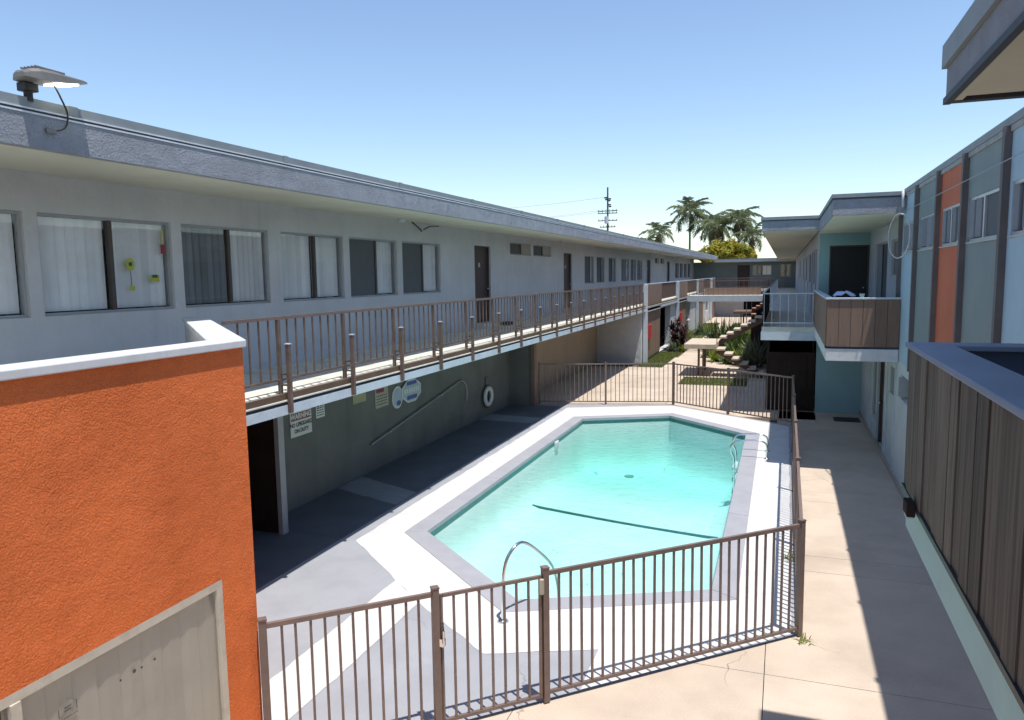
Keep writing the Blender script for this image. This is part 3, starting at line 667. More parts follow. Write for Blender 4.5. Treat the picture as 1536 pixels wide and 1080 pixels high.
# its roof
q = MB().box(.84, 2.25, 15.8, 23.2, 5.10, 5.40); q.build('balcony_roof', 'fascia', RB)
MB().box(.86, 2.24, 15.82, 23.1, 5.085, 5.099).build('soffit', 'soffit', RB)
MB().box(.82, 2.27, 15.78, 23.25, 5.402, 5.425).build('drip_edge', 'trim_dark', RB)
MB().box(.81, 2.28, 15.77, 23.25, 5.427, 5.50).build('gravel_stop', 'flash', RB)
# near balcony, close to the right of the camera
nb = MB().box(.95, 2.1, -2, 5.78, 2.56, 2.62).build('balcony', 'navy', RB)
MB().box(.875, 2.09, -2, 5.97, 2.19, 2.465).build('slab', 'turq', nb)
MB().box(.84, 2.09, -2, 6.0, 2.467, 2.50).build('slab_edge_strip', 'black', nb)
y = 6.0; k = 0
while y > -1.9:
    pwid = .185 + rnd.uniform(-.035, .035); dx = rnd.uniform(0, .014)
    MB().box(.86 - dx, .89, y - pwid + .010, y, 2.502, 3.494).build('plank', 'wood', nb); y -= pwid
for x in [1.0 + .2 * i for i in range(5)]:
    MB().box(x - .1 + .003, x + .1 - .003, 5.965, 6.0, 2.502, 3.494).build('plank', 'wood', nb)
MB().box(.8905, .898, -2, 5.96, 2.5, 3.49).build('backing_sheet', 'dark', nb)
MB().box(.899, .93, -2, 5.96, 2.5, 3.49).build('inner_lining', 'navy', nb)
MB().box(.93, 2.09, 5.90, 5.962, 2.5, 3.49).build('inner_lining', 'navy', nb)
MB().prism([(.83, -2), (.83, 6.03), (2.09, 6.03), (2.09, 5.76), (1.10, 5.76), (1.10, -2)], 3.496, 3.532).build('cap_rail', 'cap', nb, bevel=.006)
wl = thing('wall_lamp', 'small dark box lamp on edge strip under near boarded balcony', 'lamp', (.80, 5.42, 2.46))
MB().box(.785, .838, 5.34, 5.50, 2.44, 2.53).build('lamp_body', 'darkbrown', wl, bevel=.006)
MB().box(.79, .835, 5.36, 5.48, 2.425, 2.439).build('lens', 'trim_light', wl)
# near roof overhang
MB().box(1.03, 6, -3, 6.13, 5.24, 5.44).build('roof_overhang', 'fascia', RB)
MB().box(1.0, 6, -3, 6.16, 5.442, 5.60).build('gravel_stop', 'flash', RB)
MB().box(1.12, 6, -3, 6.04, 5.225, 5.239).build('soffit', 'soffit', RB)
MB().box(1.015, 1.06, -3, 6.145, 5.195, 5.238).build('soffit_trim', 'trim_dark', RB)
MB().box(1.061, 1.12, -3, 6.06, 5.205, 5.238).build('soffit_trim', 'soffit', RB)
MB().box(1.061, 6, 6.06, 6.145, 5.20, 5.238).build('soffit_trim', 'trim_dark', RB)
MB().tube([(1.62 + .10 * math.sin(t_ / 9 * 5), 5.25 + .25 * math.cos(t_ / 9 * 5), 5.22 - .03 * (t_ % 3)) for t_ in range(10)], .006, 5).build('loose_wire', 'bronze', RB)
# hanging cable loop on the corner
pts = []
for k in range(25):
    a = math.pi * 2 * k / 24 + 1.2; pts.append((1.93 + .10 * math.cos(a), 15.35 - .60 * math.cos(a), 4.66 + .40 * math.sin(a)))
solo(MB().tube([(2.02, 15.75, 5.52), (2.03, 15.72, 5.2)] + [], .025, 8).tube(pts, .011, 6), 'hanging_cable', 'whitecable', 'white cable hanging in a loop from the corner of the coloured wall', 'cable', (2.02, 15.72, 4.2), smooth=True)

# upper walkway of the right wing, further back
RW = thing('apartment_building', 'right wing with cantilevered upper walkway and deep soffit behind the stair', 'building', (.9, 30, 0))
BW = Basis((.9, 0), (0, 1), (-1, 0))
dW = [(24.5, 25.5), (28, 29), (33, 34), (38, 39), (46, 47), (54, 55)]; wW = [(26.0, 27.4), (30, 32.2), (35, 37.2), (40.5, 43), (49, 52)]
BW.wall(23.0, 72, 2.5, 5.16, [(a, b, 2.62, 4.7) for a, b in dW] + [(a, b, 3.6, 4.7) for a, b in wW], .12).build('upper_wall', 'wallgrey', RW)
for a, b in dW: door(BW, RW, a, b, 2.62, 4.7, 'blackdoor')
for a, b in wW: window(BW, RW, a, b, 3.6, 4.7, ((a + b) / 2,), ('screen', 'dim'), fm='alum', slatw=.3)
MB().box(.845, 9, 23.26, 80, 5.17, 5.44).build('roof', 'roof', RW)
MB().box(-.62, .84, 21.9, 72, 5.16, 5.42).build('walkway_roof', 'fascia', RW)
MB().box(-.60, .83, 21.92, 72, 5.145, 5.159).build('soffit', 'soffit', RW)
MB().box(-.64, .86, 21.88, 72, 5.422, 5.445).build('drip_edge', 'trim_dark', RW)
MB().box(-.65, .83, 21.87, 72, 5.447, 5.53).build('gravel_stop', 'flash', RW)
MB().box(-.58, .898, 22.3, 72, 2.36, 2.50).build('walkway_floor', 'floor2', RW)
MB().box(-.60, .90, 22.28, 72, 2.13, 2.358).build('edge_beam', 'whiteblue', RW)
BW.wall(23.0, 72, 0, 2.13).build('ground_wall', 'darkbrown', RW)
rr = thing('balcony_railing', 'pale thin railing closing the end of the right upper walkway', 'railing', (0, 22.4, 2.5), 'railings along the upper walkway')
pk_pale = pickmesh(.014, 'picket', 'whiteblue')
MB().box(-.55, .80, 22.36, 22.40, 3.42, 3.455).build('top_rail', 'whiteblue', rr)
MB().box(-.55, .80, 22.365, 22.395, 2.60, 2.63).build('bottom_rail', 'whiteblue', rr)
for k in range(7): inst('picket', pk_pale, rr, (-.53 + k * .215, 22.38, 2.5), (1, 1, .92))
rs = thing('balcony_railing', 'dark solid railing panel along the right upper walkway above the stair', 'railing', (-.56, 25, 2.5), 'railings along the upper walkway')
MB().box(-.57, -.54, 22.42, 31.6, 2.52, 3.42).build('rail_panel', 'darkbrown', rs)
MB().box(-.58, -.53, 22.42, 31.6, 3.422, 3.455).build('top_rail', 'whiteblue', rs)
for k in range(40): inst('picket', pk_pale, rs, (-.555, 33.8 + k * .9, 2.5), (1, 1, .92))
MB().box(-.58, -.53, 33.8, 69.5, 3.422, 3.455).build('top_rail', 'brown', rs)
# dark store under the walkway
ge_ = thing('storage_enclosure', 'dark brown boarded enclosure under the right upper walkway', 'enclosure', (.2, 23.4, 0))
for k in range(6): MB().box(-.35 + k * .205, -.35 + (k + 1) * .205 - .008, 23.05, 23.09, .03, 1.72).build('plank', 'darkbrown', ge_)
MB().box(-.37, .87, 23.095, 23.14, .03, 1.70).build('frame', 'black', ge_)
MB().box(-.37, .87, 25.0, 25.1, .0, 2.12).build('back_panel', 'darkbrown', ge_)
MB().box(-.45, -.37, 23.05, 25.0, .0, 2.12).build('side_panel', 'darkbrown', ge_)
dw = solo(MB().box(-1.35, .88, 34.6, 34.75, 0, 2.12), 'screen_wall', 'darkbrown', 'dark screen wall beneath the upper walkway behind the stair', 'wall', (-.3, 34.7, 0))  # dark panel stands in for deep shade below the walkway
solo(MB().box(1.35, 2.0, 21.7, 22.3, .003, .02), 'door_mat', 'black', 'black door mat on the walkway by the teal end wall', 'mat', (1.7, 22, .003))

# ================================================================ BACK BUILDING + BRIDGE
BB = thing('apartment_building', 'low dark grey block closing the far end of the courtyard', 'building', (-2, 72, 0))
BK = Basis((0, 72), (1, 0), (0, -1))
opb = [(-4.1, -3.0, 2.62, 4.7), (-2.75, -1.15, 3.75, 4.62), (-.4, .5, 3.6, 4.7)]
BK.wall(-8, 2, Z2, 5.0, opb, .14).build('upper_wall', 'gpanel', BB)
door(BK, BB, *opb[0], 'door'); window(BK, BB, *opb[1], (-1.95,), ('dim', 'blind'), fm='alum', slatw=.4); window(BK, BB, *opb[2], (.1,), ('dim', 'dim'), fm='alum', slatw=.4)
BK.wall(-8, 2, 0, 2.4, [(-3.5, -1.5, .02, 2.2)], .3).build('ground_wall', 'wallgrey', BB)
MB().box(-4.5, .2, 74, 74.2, 0, 2.4).build('passage_back', 'dark', BB)
MB().box(-6.0, 1.2, 70.4, 80, 4.95, 5.0).build('soffit', 'soffit', BB)
MB().box(-6.02, 1.2, 70.3, 80, 5.002, 5.16).build('fascia', 'whiteblue', BB)
MB().box(-6.02, 1.2, 70.25, 80, 5.162, 5.25).build('gravel_stop', 'flash', BB)
MB().box(-5.85, .9, 70.4, 72, 2.36, Z2).build('walkway_floor', 'floor2', BB)
rb = thing('balcony_railing', 'brown railing along the upper walkway of the far block', 'railing', (-2, 70.5, Z2), 'railings along the upper walkway')
MB().box(-5.8, .3, 70.45, 70.50, 3.5, 3.55).build('top_rail', 'brown', rb); MB().box(-5.8, .3, 70.46, 70.49, 2.72, 2.76).build('bottom_rail', 'brown', rb)
for k in range(32): inst('picket', pk_rail, rb, (-5.7 + k * .19, 70.475, 2.6), (1.4, 1.4, .9))
br = thing('footbridge', 'pale beam footbridge linking the two upper walkways', 'bridge', (-3.2, 50, 2.4))
MB().box(-5.85, -.61, 49.4, 50.8, 2.44, Z2 - .003).build('deck', 'floor2', br)
MB().box(-5.85, -.61, 49.25, 49.39, 2.22, 2.60).build('edge_beam', 'whiteblue', br)
MB().box(-5.85, -.61, 50.81, 50.95, 2.22, 2.60).build('edge_beam', 'whiteblue', br)
for yy in (49.36, 50.85):
    MB().box(-5.8, -.65, yy - .02, yy + .02, 3.5, 3.54).build('top_rail', 'brown', br)
    for k in range(18): inst('picket', pk_rail, br, (-5.75 + k * .3, yy, 2.6), (1.3, 1.3, .9))
MB().box(-4.9, -1.4, 50.3, 50.7, 2.602, 3.05).build('planter_box', 'brownpanel', br)

# ================================================================ POOL FENCE
PF = thing('pool_fence', 'brown metal picket fence enclosing the pool deck', 'fence', (.24, 8.57, 0))
pk_f = pickmesh(.02, 'picket', 'brown')
def fence_run(a, b, parent, step=.12, posts=(0, 1), h=1.3, mids=(), pw=.06, rail=True):
    a, b = Vector(a), Vector(b); L = (b - a).length; d = (b - a) / L; rz = math.atan2(d.y, d.x)
    for t in sorted({*posts, *mids}):
        p = a + (b - a) * t; mb = MB(); c, s = d * pw / 2, Vector((-d.y, d.x)) * pw / 2
        mb.prism([p - c - s, p + c - s, p + c + s, p - c + s], 0.013, h + .03); po = mb.build('post', 'brown', parent)
        c2, s2 = c * 1.15, s * 1.15
        MB().prism([p - c2 - s2, p + c2 - s2, p + c2 + s2, p - c2 + s2], h + .031, h + .045).build('post_cap', 'brown', po)
    ts = sorted({0, 1, *mids}); g = pw / 2 + .002
    for t0, t1 in zip(ts, ts[1:]):
        q0, q1 = a + (b - a) * t0 + d * g, a + (b - a) * t1 - d * g; l = (q1 - q0).length
        MB().beam((*q0, h - .02), (*q1, h - .02), .035, .04).build('top_rail', 'brown', parent)
        MB().beam((*q0, .10), (*q1, .10), .032, .03).build('bottom_rail', 'brown', parent)
        k = round(l / step)
        for j in range(1, k):
            p = q0 + (q1 - q0) * (j / k) + d * rnd.uniform(-.004, .004); inst('picket', pk_f, parent, (p.x, p.y, .115), (1, 1, h - .155), (rnd.uniform(-.004, .004), rnd.uniform(-.005, .005), rz))
P0, Pc = Vector((-3.88, 4.70)), Vector((.24, 8.56)); L0 = (Pc - P0).length
tA, tB = .256, .446
PA, PB = P0 + (Pc - P0) * tA, P0 + (Pc - P0) * tB
fence_run(P0, PA, PF); fence_run(PB, Pc, PF)
Pf, Pm, Pl = Vector((.27, 20.8)), Vector((-3.15, 23.18)), Vector((-7.18, 22.2))
fence_run(Pc, Pf, PF, .13, posts=(1,), mids=(.24, .48, .74)); fence_run(Pf, Pm, PF, .13, posts=(1,), mids=(.5,)); fence_run(Pm, Pl, PF, .13, posts=(1,), mids=(.5,))
gt = thing('pool_gate', 'brown picket gate with latch in the pool fence by the orange wall', 'gate', (*PA, 0))
dd = (PB - PA).normalized(); g0, g1 = PA + dd * .05, PB - dd * .05
for p in (g0, g1): MB().beam((p.x, p.y, .06), (p.x, p.y, 1.27), .03, .03).build('stile', 'brown', gt)
for z in (.08, 1.255): MB().beam((*(g0 + dd * .017), z), (*(g1 - dd * .017), z), .03, .03).build('rail', 'brown', gt)
for j in range(1, 8):
    p = g0 + (g1 - g0) * j / 8; inst('picket', pk_f, gt, (p.x, p.y, .096), (1, 1, 1.143), (0, 0, math.atan2(dd.y, dd.x)))
nn = Vector((dd.y, -dd.x))
lt = MB(); p = g0 + nn * .03
lt.tube([(p.x, p.y, 1.02), (p.x + .02, p.y - .02, .95), (p.x + .02, p.y - .02, .86), (p.x + .01, p.y, .80)], .012, 6)
lt.box(p.x - .02, p.x + .02, p.y - .02, p.y + .02, .80, .87); lt.build('latch', 'steel', gt)
p = g1 + nn * .03
MB().box(p.x - .015, p.x + .02, p.y - .02, p.y + .02, 1.10, 1.24).build('hinge', 'signtan', gt)

# ================================================================ POOL FURNITURE
hr = thing('pool_handrail', 'curved stainless handrail rising from deck at the pool steps', 'handrail', (-3.02, 7.85, 0))
MB().tube(arc([(-3.02, 7.85, .015), (-3.02, 7.87, .4), (-3.01, 7.89, .60), (-2.98, 7.94, .76), (-2.92, 8.06, .87), (-2.86, 8.2, .86), (-2.78, 8.45, .68), (-2.70, 8.75, .40), (-2.67, 8.9, .12), (-2.66, 8.95, -.2), (-2.66, 8.95, -.88)]), .021, 10).build('tube', 'steel', hr, smooth=True)
MB().tube([(-3.02, 7.85, .013), (-3.02, 7.85, .035)], [.07, .045], 14).build('flange', 'steel', hr, smooth=True)
ld = thing('pool_ladder', 'stainless steel pool ladder with two looped rails over the coping', 'ladder', (-.5, 17.7, 0))
for y in (16.85, 17.55):
    MB().tube(arc([(-.28, y, .014), (-.28, y, .27), (-.33, y, .36), (-.48, y, .40), (-.85, y, .37), (-1.0, y, .28), (-1.02, y, .12), (-.95, y, -.1), (-.95, y, -.9)]), .02, 10).build('rail', 'steel', ld, smooth=True)
    MB().tube([(-.28, y, .013), (-.28, y, .03)], [.06, .04], 12).build('flange', 'steel', ld)
for z in (-.28, -.55, -.82): MB().box(-1.0, -.90, 16.87, 17.53, z - .015, z + .015).build('tread', 'white', ld)
XS = -8.045
hk = thing('rescue_hook', 'long pole with curved rescue hook hung on the shaded wall', 'rescue hook', (XS, 15.5, .9))
a, b = Vector((XS + .05, 13.35, .60)), Vector((XS + .05, 17.75, 1.27))
MB().tube([a, b], .018, 8).build('pole', 'alum', hk)
MB().tube(arc([b, (XS + .05, 18.05, 1.29), (XS + .05, 18.3, 1.15), (XS + .05, 18.38, .92), (XS + .05, 18.33, .72)]), .012, 8).build('hook', 'alum', hk, smooth=True)
for q in (.2, .8):
    p = a.lerp(b, q); MB().box(XS, XS + .035, p.y - .03, p.y + .03, p.z - .05, p.z - .018).build('bracket', 'alum', hk)
lr = thing('life_ring', 'white ring buoy hanging on the shaded green wall', 'life ring', (XS + .07, 19.85, .6))
tor = MB(); Rr, rr_ = .235, .07
for i in range(28):
    for j in range(10):
        A, B_ = 2 * math.pi * i / 28, 2 * math.pi * j / 10
        tor.v.append(Vector((XS + .075 + rr_ * .8 * math.sin(B_), 19.85 + (Rr + rr_ * math.cos(B_)) * math.cos(A) * 1.1, .6 + (Rr + rr_ * math.cos(B_)) * math.sin(A))))
for i in range(28):
    for j in range(10): tor.f.append((i * 10 + j, ((i + 1) % 28) * 10 + j, ((i + 1) % 28) * 10 + (j + 1) % 10, i * 10 + (j + 1) % 10))
tor.build('ring', 'signwhite', lr, smooth=True)
MB().box(XS, XS + .05, 19.78, 19.92, .93, 1.15).build('hanger', 'wallgreen', lr)
MB().tube([(XS + .06, 19.85 + .36 * math.cos(t_ / 20 * 2 * math.pi), .6 + .33 * math.sin(t_ / 20 * 2 * math.pi)) for t_ in range(21)], .008, 6).build('grab_line', 'black', lr)
# signs on the shaded wall
def board(y0, y1, z0, z1, m, label, name='pool_sign'):
    t = thing(name, label, 'sign', (XS, (y0 + y1) / 2, z0)); MB().box(XS, XS + .012, y0, y1, z0, z1).build('board', m, t); return t
ux, uz = (0, 1, 0), (0, 0, 1)
s = board(10.74, 11.36, 1.28, 1.72, 'signwhite', 'white and red WARNING NO LIFEGUARD ON DUTY sign on shaded wall', 'warning_sign')
MB().box(XS + .0125, XS + .015, 10.76, 11.34, 1.57, 1.70).build('banner', 'signred', s)
text('WARNING', .125, 'signwhite', s, (XS + .017, 11.05, 1.635), ux, uz, bold=.006)
text('NO LIFEGUARD', .092, 'ink', s, (XS + .014, 11.05, 1.49), ux, uz, bold=.005)
text('ON DUTY', .092, 'ink', s, (XS + .014, 11.05, 1.375), ux, uz, bold=.005)
def marks(t, y0, y1, rows, m='ink', h=.02):
    mb = MB()
    for z in rows:
        y = y0
        while y < y1:
            l = rnd.uniform(.03, .08); mb.box(XS + .0125, XS + .0135, y, min(y + l, y1), z, z + h); y += l + .02
    mb.build('print_marks', m, t)['kind'] = 'stuff'
s = board(11.51, 11.78, 1.49, 1.75, 'signwhite', 'small white notice beside the lifeguard warning sign', 'notice_sign'); marks(s, 11.54, 11.75, (1.53, 1.575, 1.62, 1.665, 1.70))
board(12.77, 13.26, 1.54, 1.80, 'signyellow', 'blank pale yellow notice on shaded wall', 'notice_sign')
s = board(13.63, 14.18, 1.30, 1.78, 'signtan', 'tan rules notice with red heading on shaded wall', 'notice_sign'); marks(s, 13.68, 14.13, (1.36, 1.42, 1.48, 1.54)); MB().box(XS + .0125, XS + .014, 13.68, 14.0, 1.62, 1.70).build('heading', 'signred', s)
s = thing('pool_sign', 'blue and white cut-out sign of oval and eight sided plaques', 'sign', (XS, 14.95, 1.16))
def disc(cy, cz, ry, rz, nseg, x0, x1, m, name, rot=0.):
    mb = MB(); i = 0; pts = [(cy + ry * math.cos(2 * math.pi * k / nseg + rot), cz + rz * math.sin(2 * math.pi * k / nseg + rot)) for k in range(nseg)]
    mb.v = [Vector((x0, *p)) for p in pts] + [Vector((x1, *p)) for p in pts]; mb.f = [tuple(range(nseg)), tuple(range(nseg, 2 * nseg))] + [(k, (k + 1) % nseg, nseg + (k + 1) % nseg, nseg + k) for k in range(nseg)]
    return mb.build(name, m, s)
disc(14.58, 1.40, .24, .25, 20, XS, XS + .02, 'signwhite', 'oval_plaque'); disc(14.58, 1.40, .20, .21, 20, XS + .021, XS + .024, 'signpale', 'oval_face'); disc(14.62, 1.27, .10, .06, 12, XS + .025, XS + .028, 'signblue', 'oval_spot')
disc(15.22, 1.46, .50, .28, 8, XS + .022, XS + .04, 'signwhite', 'octagon_plaque', .39); disc(15.22, 1.46, .46, .25, 8, XS + .041, XS + .044, 'signpale', 'octagon_face', .39)
for z0, z1 in ((1.60, 1.68), (1.27, 1.36)): MB().box(XS + .045, XS + .048, 14.98, 15.46, z0, z1).build('blue_band', 'signblue', s)
mb = MB()
for k in range(7): mb.box(XS + .045, XS + .048, 14.85 + k * .11, 14.85 + k * .11 + .07, 1.42, 1.53)
mb.build('print_marks', 'signwhite', s)['kind'] = 'stuff'
MB().box(XS + .0, XS + .02, 14.95, 15.5, 1.70, 1.85).build('top_plaque', 'signblue', s)
# hanging tags behind the second window
gx = -8.055
t = thing('window_ornament', 'round neon yellow tag on a string in the second window', 'ornament', (gx, 7.58, 4.25))
t_mb = MB(); t_mb.v = [Vector((gx, 7.58 + .07 * math.cos(a * math.pi / 8), 4.27 + .085 * math.sin(a * math.pi / 8))) for a in range(16)] + [Vector((gx + .006, 7.58 + .07 * math.cos(a * math.pi / 8), 4.27 + .085 * math.sin(a * math.pi / 8))) for a in range(16)]
t_mb.f = [tuple(range(16)), tuple(range(16, 32))] + [(k, (k + 1) % 16, 16 + (k + 1) % 16, 16 + k) for k in range(16)]
t_mb.build('disc', 'neon', t); MB().box(gx + .007, gx + .009, 7.555, 7.605, 4.25, 4.30).build('print', 'ink', t); MB().box(gx, gx + .004, 7.578, 7.586, 3.99, 4.184).build('string', 'ink', t); MB().box(gx, gx + .005, 7.55, 7.63, 3.93, 3.99).build('tag', 'neon', t)
t = thing('window_ornament', 'neon yellow card hanging in the second window', 'ornament', (gx, 7.95, 4.05)); MB().box(gx, gx + .006, 7.90, 8.05, 4.04, 4.13).build('card', 'neon', t); MB().box(gx + .007, gx + .009, 7.93, 8.02, 4.095, 4.135).build('print', 'ink', t)
t = thing('window_ornament', 'narrow yellow and red ornament at the edge of the second window', 'ornament', (gx, 8.16, 4.5)); MB().box(gx, gx + .008, 8.12, 8.17, 4.55, 4.74).build('yellow_strip', 'signyellow', t); MB().box(gx, gx + .01, 8.11, 8.18, 4.42, 4.545).build('red_card', 'signred', t)
# walkway shoes by the first door
sh = thing('pair_of_shoes', 'dark shoes left on the balcony by the first brown door', 'shoes', (-7.7, 20.9, Z2))
for k in range(2):
    MB().prism([(-7.85, 20.6 + k * .3), (-7.6, 20.6 + k * .3), (-7.55, 20.65 + k * .3), (-7.6, 20.72 + k * .3), (-7.85, 20.72 + k * .3)], Z2 + .001, Z2 + .1).build('shoe', 'black', sh, bevel=.02)

# ------------------------------------------------ roof flood light
fl = thing('flood_light', 'lit grey area light on a short post at the roof edge', 'lamp', (-6.03, 4.75, 5.6))
MB().tube([(-6.03, 4.75, 5.57), (-6.03, 4.75, 5.73)], .035, 10).build('post', 'black', fl, smooth=True)
MB().box(-6.085, -5.975, 4.69, 4.81, 5.65, 5.72).build('clamp', 'black', fl, bevel=.008)
hd = MB()
def ringpts(x, w0, z): return x
prof = [(4.62, .07, 5.735, 5.775), (4.65, .115, 5.725, 5.80), (4.73, .13, 5.722, 5.825), (4.86, .135, 5.735, 5.83), (5.0, .13, 5.755, 5.825), (5.15, .11, 5.785, 5.825), (5.20, .085, 5.797, 5.82)]
cx = -5.95
for y, hw, z0, z1 in prof: hd.v += [Vector((cx - hw, y, z0)), Vector((cx + hw, y, z0)), Vector((cx + hw * .93, y, (z0 + 2 * z1) / 3)), Vector((cx + hw * .6, y, z1)), Vector((cx - hw * .6, y, z1)), Vector((cx - hw * .93, y, (z0 + 2 * z1) / 3))]
for i in range(len(prof) - 1):
    for j in range(6): hd.f.append((i * 6 + j, i * 6 + (j + 1) % 6, (i + 1) * 6 + (j + 1) % 6, (i + 1) * 6 + j))
hd.f += [tuple(range(6)), tuple((len(prof) - 1) * 6 + j for j in range(6))]
h_ = hd.build('head', 'lampgrey', fl)
for k in range(5): MB().box(cx - .08 + k * .04 - .003, cx - .08 + k * .04 + .003, 4.7, 4.98, 5.826, 5.84).build('cooling_fin', 'lampgrey', h_)
MB().hexa([(cx - .08, 4.90, 5.73), (cx + .08, 4.90, 5.73), (cx + .07, 5.12, 5.768), (cx - .07, 5.12, 5.768), (cx - .08, 4.90, 5.745), (cx + .08, 4.90, 5.745), (cx + .07, 5.12, 5.785), (cx - .07, 5.12, 5.785)]).build('lens', 'lamp', fl)
MB().tube(arc([(cx - .02, 4.95, 5.745), (cx - .02, 5.0, 5.66), (-5.97, 5.06, 5.52), (-5.975, 5.03, 5.40), (-5.985, 4.93, 5.355)]), .008, 6).build('cable', 'black', fl, smooth=True)
MB().box(-6.0, -5.97, 4.85, 4.94, 5.33, 5.37).build('junction_box', 'lampgrey', fl)

# ================================================================ STAIRS
def stair(x, y, label, m, tm):
    st = thing('outdoor_stair', label, 'stair', (x, y, 0), 'open tread stairs between the floors')
    ld_ = MB().box(x - 1.2, x, y - 1.4, y + 1.35, 1.10, 1.28).build('landing', m, st, bevel=.01)
    for dx in (-.68, -.5): MB().box(x + dx - .04, x + dx + .04, y - .9, y - .82, 0, 1.10).build('post', 'stairsteel', st)
    MB().box(x - .65, x - .57, y + .9, y + .98, 0, 1.10).build('post', 'stairsteel', st)
    for k in range(6):    # lower flight
        xx = x + .02 + k * .29; z = 1.28 - (k + 1) * .183
        MB().box(xx, xx + .31, y - 1.3, y - .25, z - .06, z).build('tread', tm, st)
    for k in range(7):    # upper flight
        xx = x + .02 + k * .27; z = 1.28 + (k + 1) * .165
        MB().box(xx, xx + .30, y + .2, y + 1.25, z - .06, z).build('tread', tm, st)
    for yy in (y - 1.1, y - .45): MB().beam((x, yy, 1.02), (x + 1.75, yy, .02), .06, .16).build('stringer', 'stairsteel', st)
    for yy in (y + .4, y + 1.05): MB().beam((x, yy, 1.16), (x + 1.9, yy, 2.27), .06, .16).build('stringer', 'stairsteel', st)
    MB().tube([(x + .05, y - 1.35, 1.28), (x + .05, y - 1.35, 2.15)], .018, 6).build('rail_post', 'brown', st)
    MB().tube([(x + 1.0, y + 1.3, 1.9), (x + 1.0, y + 1.3, 2.8)], .018, 6).build('rail_post', 'brown', st)
    return st
stair(-2.46, 31.2, 'concrete tread stair with pale landing beside the pool fence', 'stair', 'stair')
stair(-2.2, 57.0, 'dark red tread stair under the footbridge beyond the planting', 'stairsteel', 'copper')

# ================================================================ PLANTING
def strap(rng, base, n, L, wid, spread, droop, up0=.2):
    mb = MB(); base = Vector(base)
    for i in range(n):
        az = rng.uniform(0, 2 * math.pi); el = rng.uniform(up0, spread); l = L * rng.uniform(.6, 1.1)
        d = Vector((math.cos(az) * math.sin(el), math.sin(az) * math.sin(el), math.cos(el))); sd = Vector((-math.sin(az), math.cos(az), 0))
        p = base + Vector((rng.uniform(-.08, .08), rng.uniform(-.08, .08), 0)); prev = None; k = 5
        for j in range(k + 1):
            t = j / k; w_ = wid * (1 - t) ** .7 * (.5 + .5 * min(1, t * 5)) + .002
            q = p + d * l * t + Vector((0, 0, -droop * l * t * t * math.sin(el)))
            cur = (q - sd * w_, q + sd * w_)
            if prev: mb.quad(prev[0], prev[1], cur[1], cur[0])
            prev = cur
    return mb
rg = random.Random(3)
pl = thing('cordyline_plant', 'dark red leaved bushy plant by the brown panelled wall', 'plant', (-5.3, 40.4, -.05))
for k, (dx, dy, h) in enumerate(((0, 0, 1.5), (.3, .3, 1.1), (-.3, .2, 1.2), (.35, -.4, .8), (-.1, -.5, .7))):
    MB().tube([(-5.3 + dx * .6, 40.4 + dy * .6, -.05), (-5.3 + dx, 40.4 + dy, h)], .03, 6).build('stem', 'trunk', pl)
    for z in (.35, .62, .85, 1.0): strap(rg, (-5.3 + dx * (.6 + .4 * z), 40.4 + dy * (.6 + .4 * z), h * z), 22, .65, .05, 1.5, .5, .3).build('leaves', 'redleaf', pl)
pl = thing('lime_shrub', 'small lime green shrub at the foot of the dark red plant', 'plant', (-4.95, 39.6, -.05)); strap(rg, (-4.95, 39.6, -.05), 90, .5, .05, 1.3, .4).build('leaves', 'limeleaf', pl)
pl = thing('grass_clump', 'tall arching green clump behind the stair landing', 'plant', (-3.0, 40.5, -.05))
for dx, dy in ((0, 0), (.5, .3), (-.5, .4), (.2, -.5), (.9, -.1), (-.4, -.4)): strap(rg, (-3.0 + dx, 40.5 + dy, -.05), 90, 2.0, .04, .95, .55, .05).build('leaves', 'greenleaf', pl)
for k, (x, y, L, mm, lab) in enumerate(((-1.75, 34.2, 1.1, 'limeleaf', 'yellow green strap leaved plant under the stair flight'), (-1.25, 33.9, 1.5, 'paleleaf', 'pale grey green agave like plant under the stair flight'), (-2.3, 34.3, .8, 'greenleaf', 'low green plant under the stair landing'), (-.95, 33.4, 1.7, 'paleleaf', 'tall pale leaved plant beneath the upper treads'))):
    pl = thing('leafy_plant', lab, 'plant', (x, y, -.05)); strap(rg, (x, y, -.02), 60, L, .07, 1.1, .45, .05).build('leaves', mm, pl)
for k, (x, y) in enumerate(((-5.2, 42.6), (-5.5, 47.0), (-2.2, 44.5), (-5.3, 52))):
    pl = thing('low_shrub', ('pinkish low shrub by the path', 'low grey shrub by the second pale column', 'olive low shrub behind the arching clump', 'low grey shrub beyond the second column')[k], 'plant', (x, y, -.05)); strap(rg, (x, y, -.02), 120, .8, .05, 1.4, .3).build('leaves', ('copper', 'paleleaf', 'greenleaf', 'paleleaf')[k] if k else 'paleleaf', pl)
spots = [(-2.9, 35.2, .9, 'limeleaf'), (-2.1, 36.0, 1.2, 'greenleaf'), (-1.5, 36.2, 1.3, 'paleleaf'), (-.9, 35.4, 1.2, 'greenleaf'), (-3.3, 37.6, 1.0, 'paleleaf'), (-2.4, 38.4, 1.1, 'greenleaf'), (-1.4, 38.6, 1.4, 'limeleaf'), (-5.4, 39.2, .7, 'paleleaf'), (-5.5, 41.6, .9, 'greenleaf'), (-5.3, 44.6, 1.0, 'limeleaf')]
labs = ['lime plant right behind the stair landing post', 'green strap plant between lime plant and pale plant behind the stair', 'pale upright plant behind the lower stair treads', 'green plant beside the dark screen wall', 'pale clump at the path edge before the arching clump', 'green clump just in front of the arching clump', 'tall lime plant beside the arching clump', 'pale tuft at the end of the turf strip', 'green tuft behind the dark red plant', 'lime tuft at the foot of the second pale column']
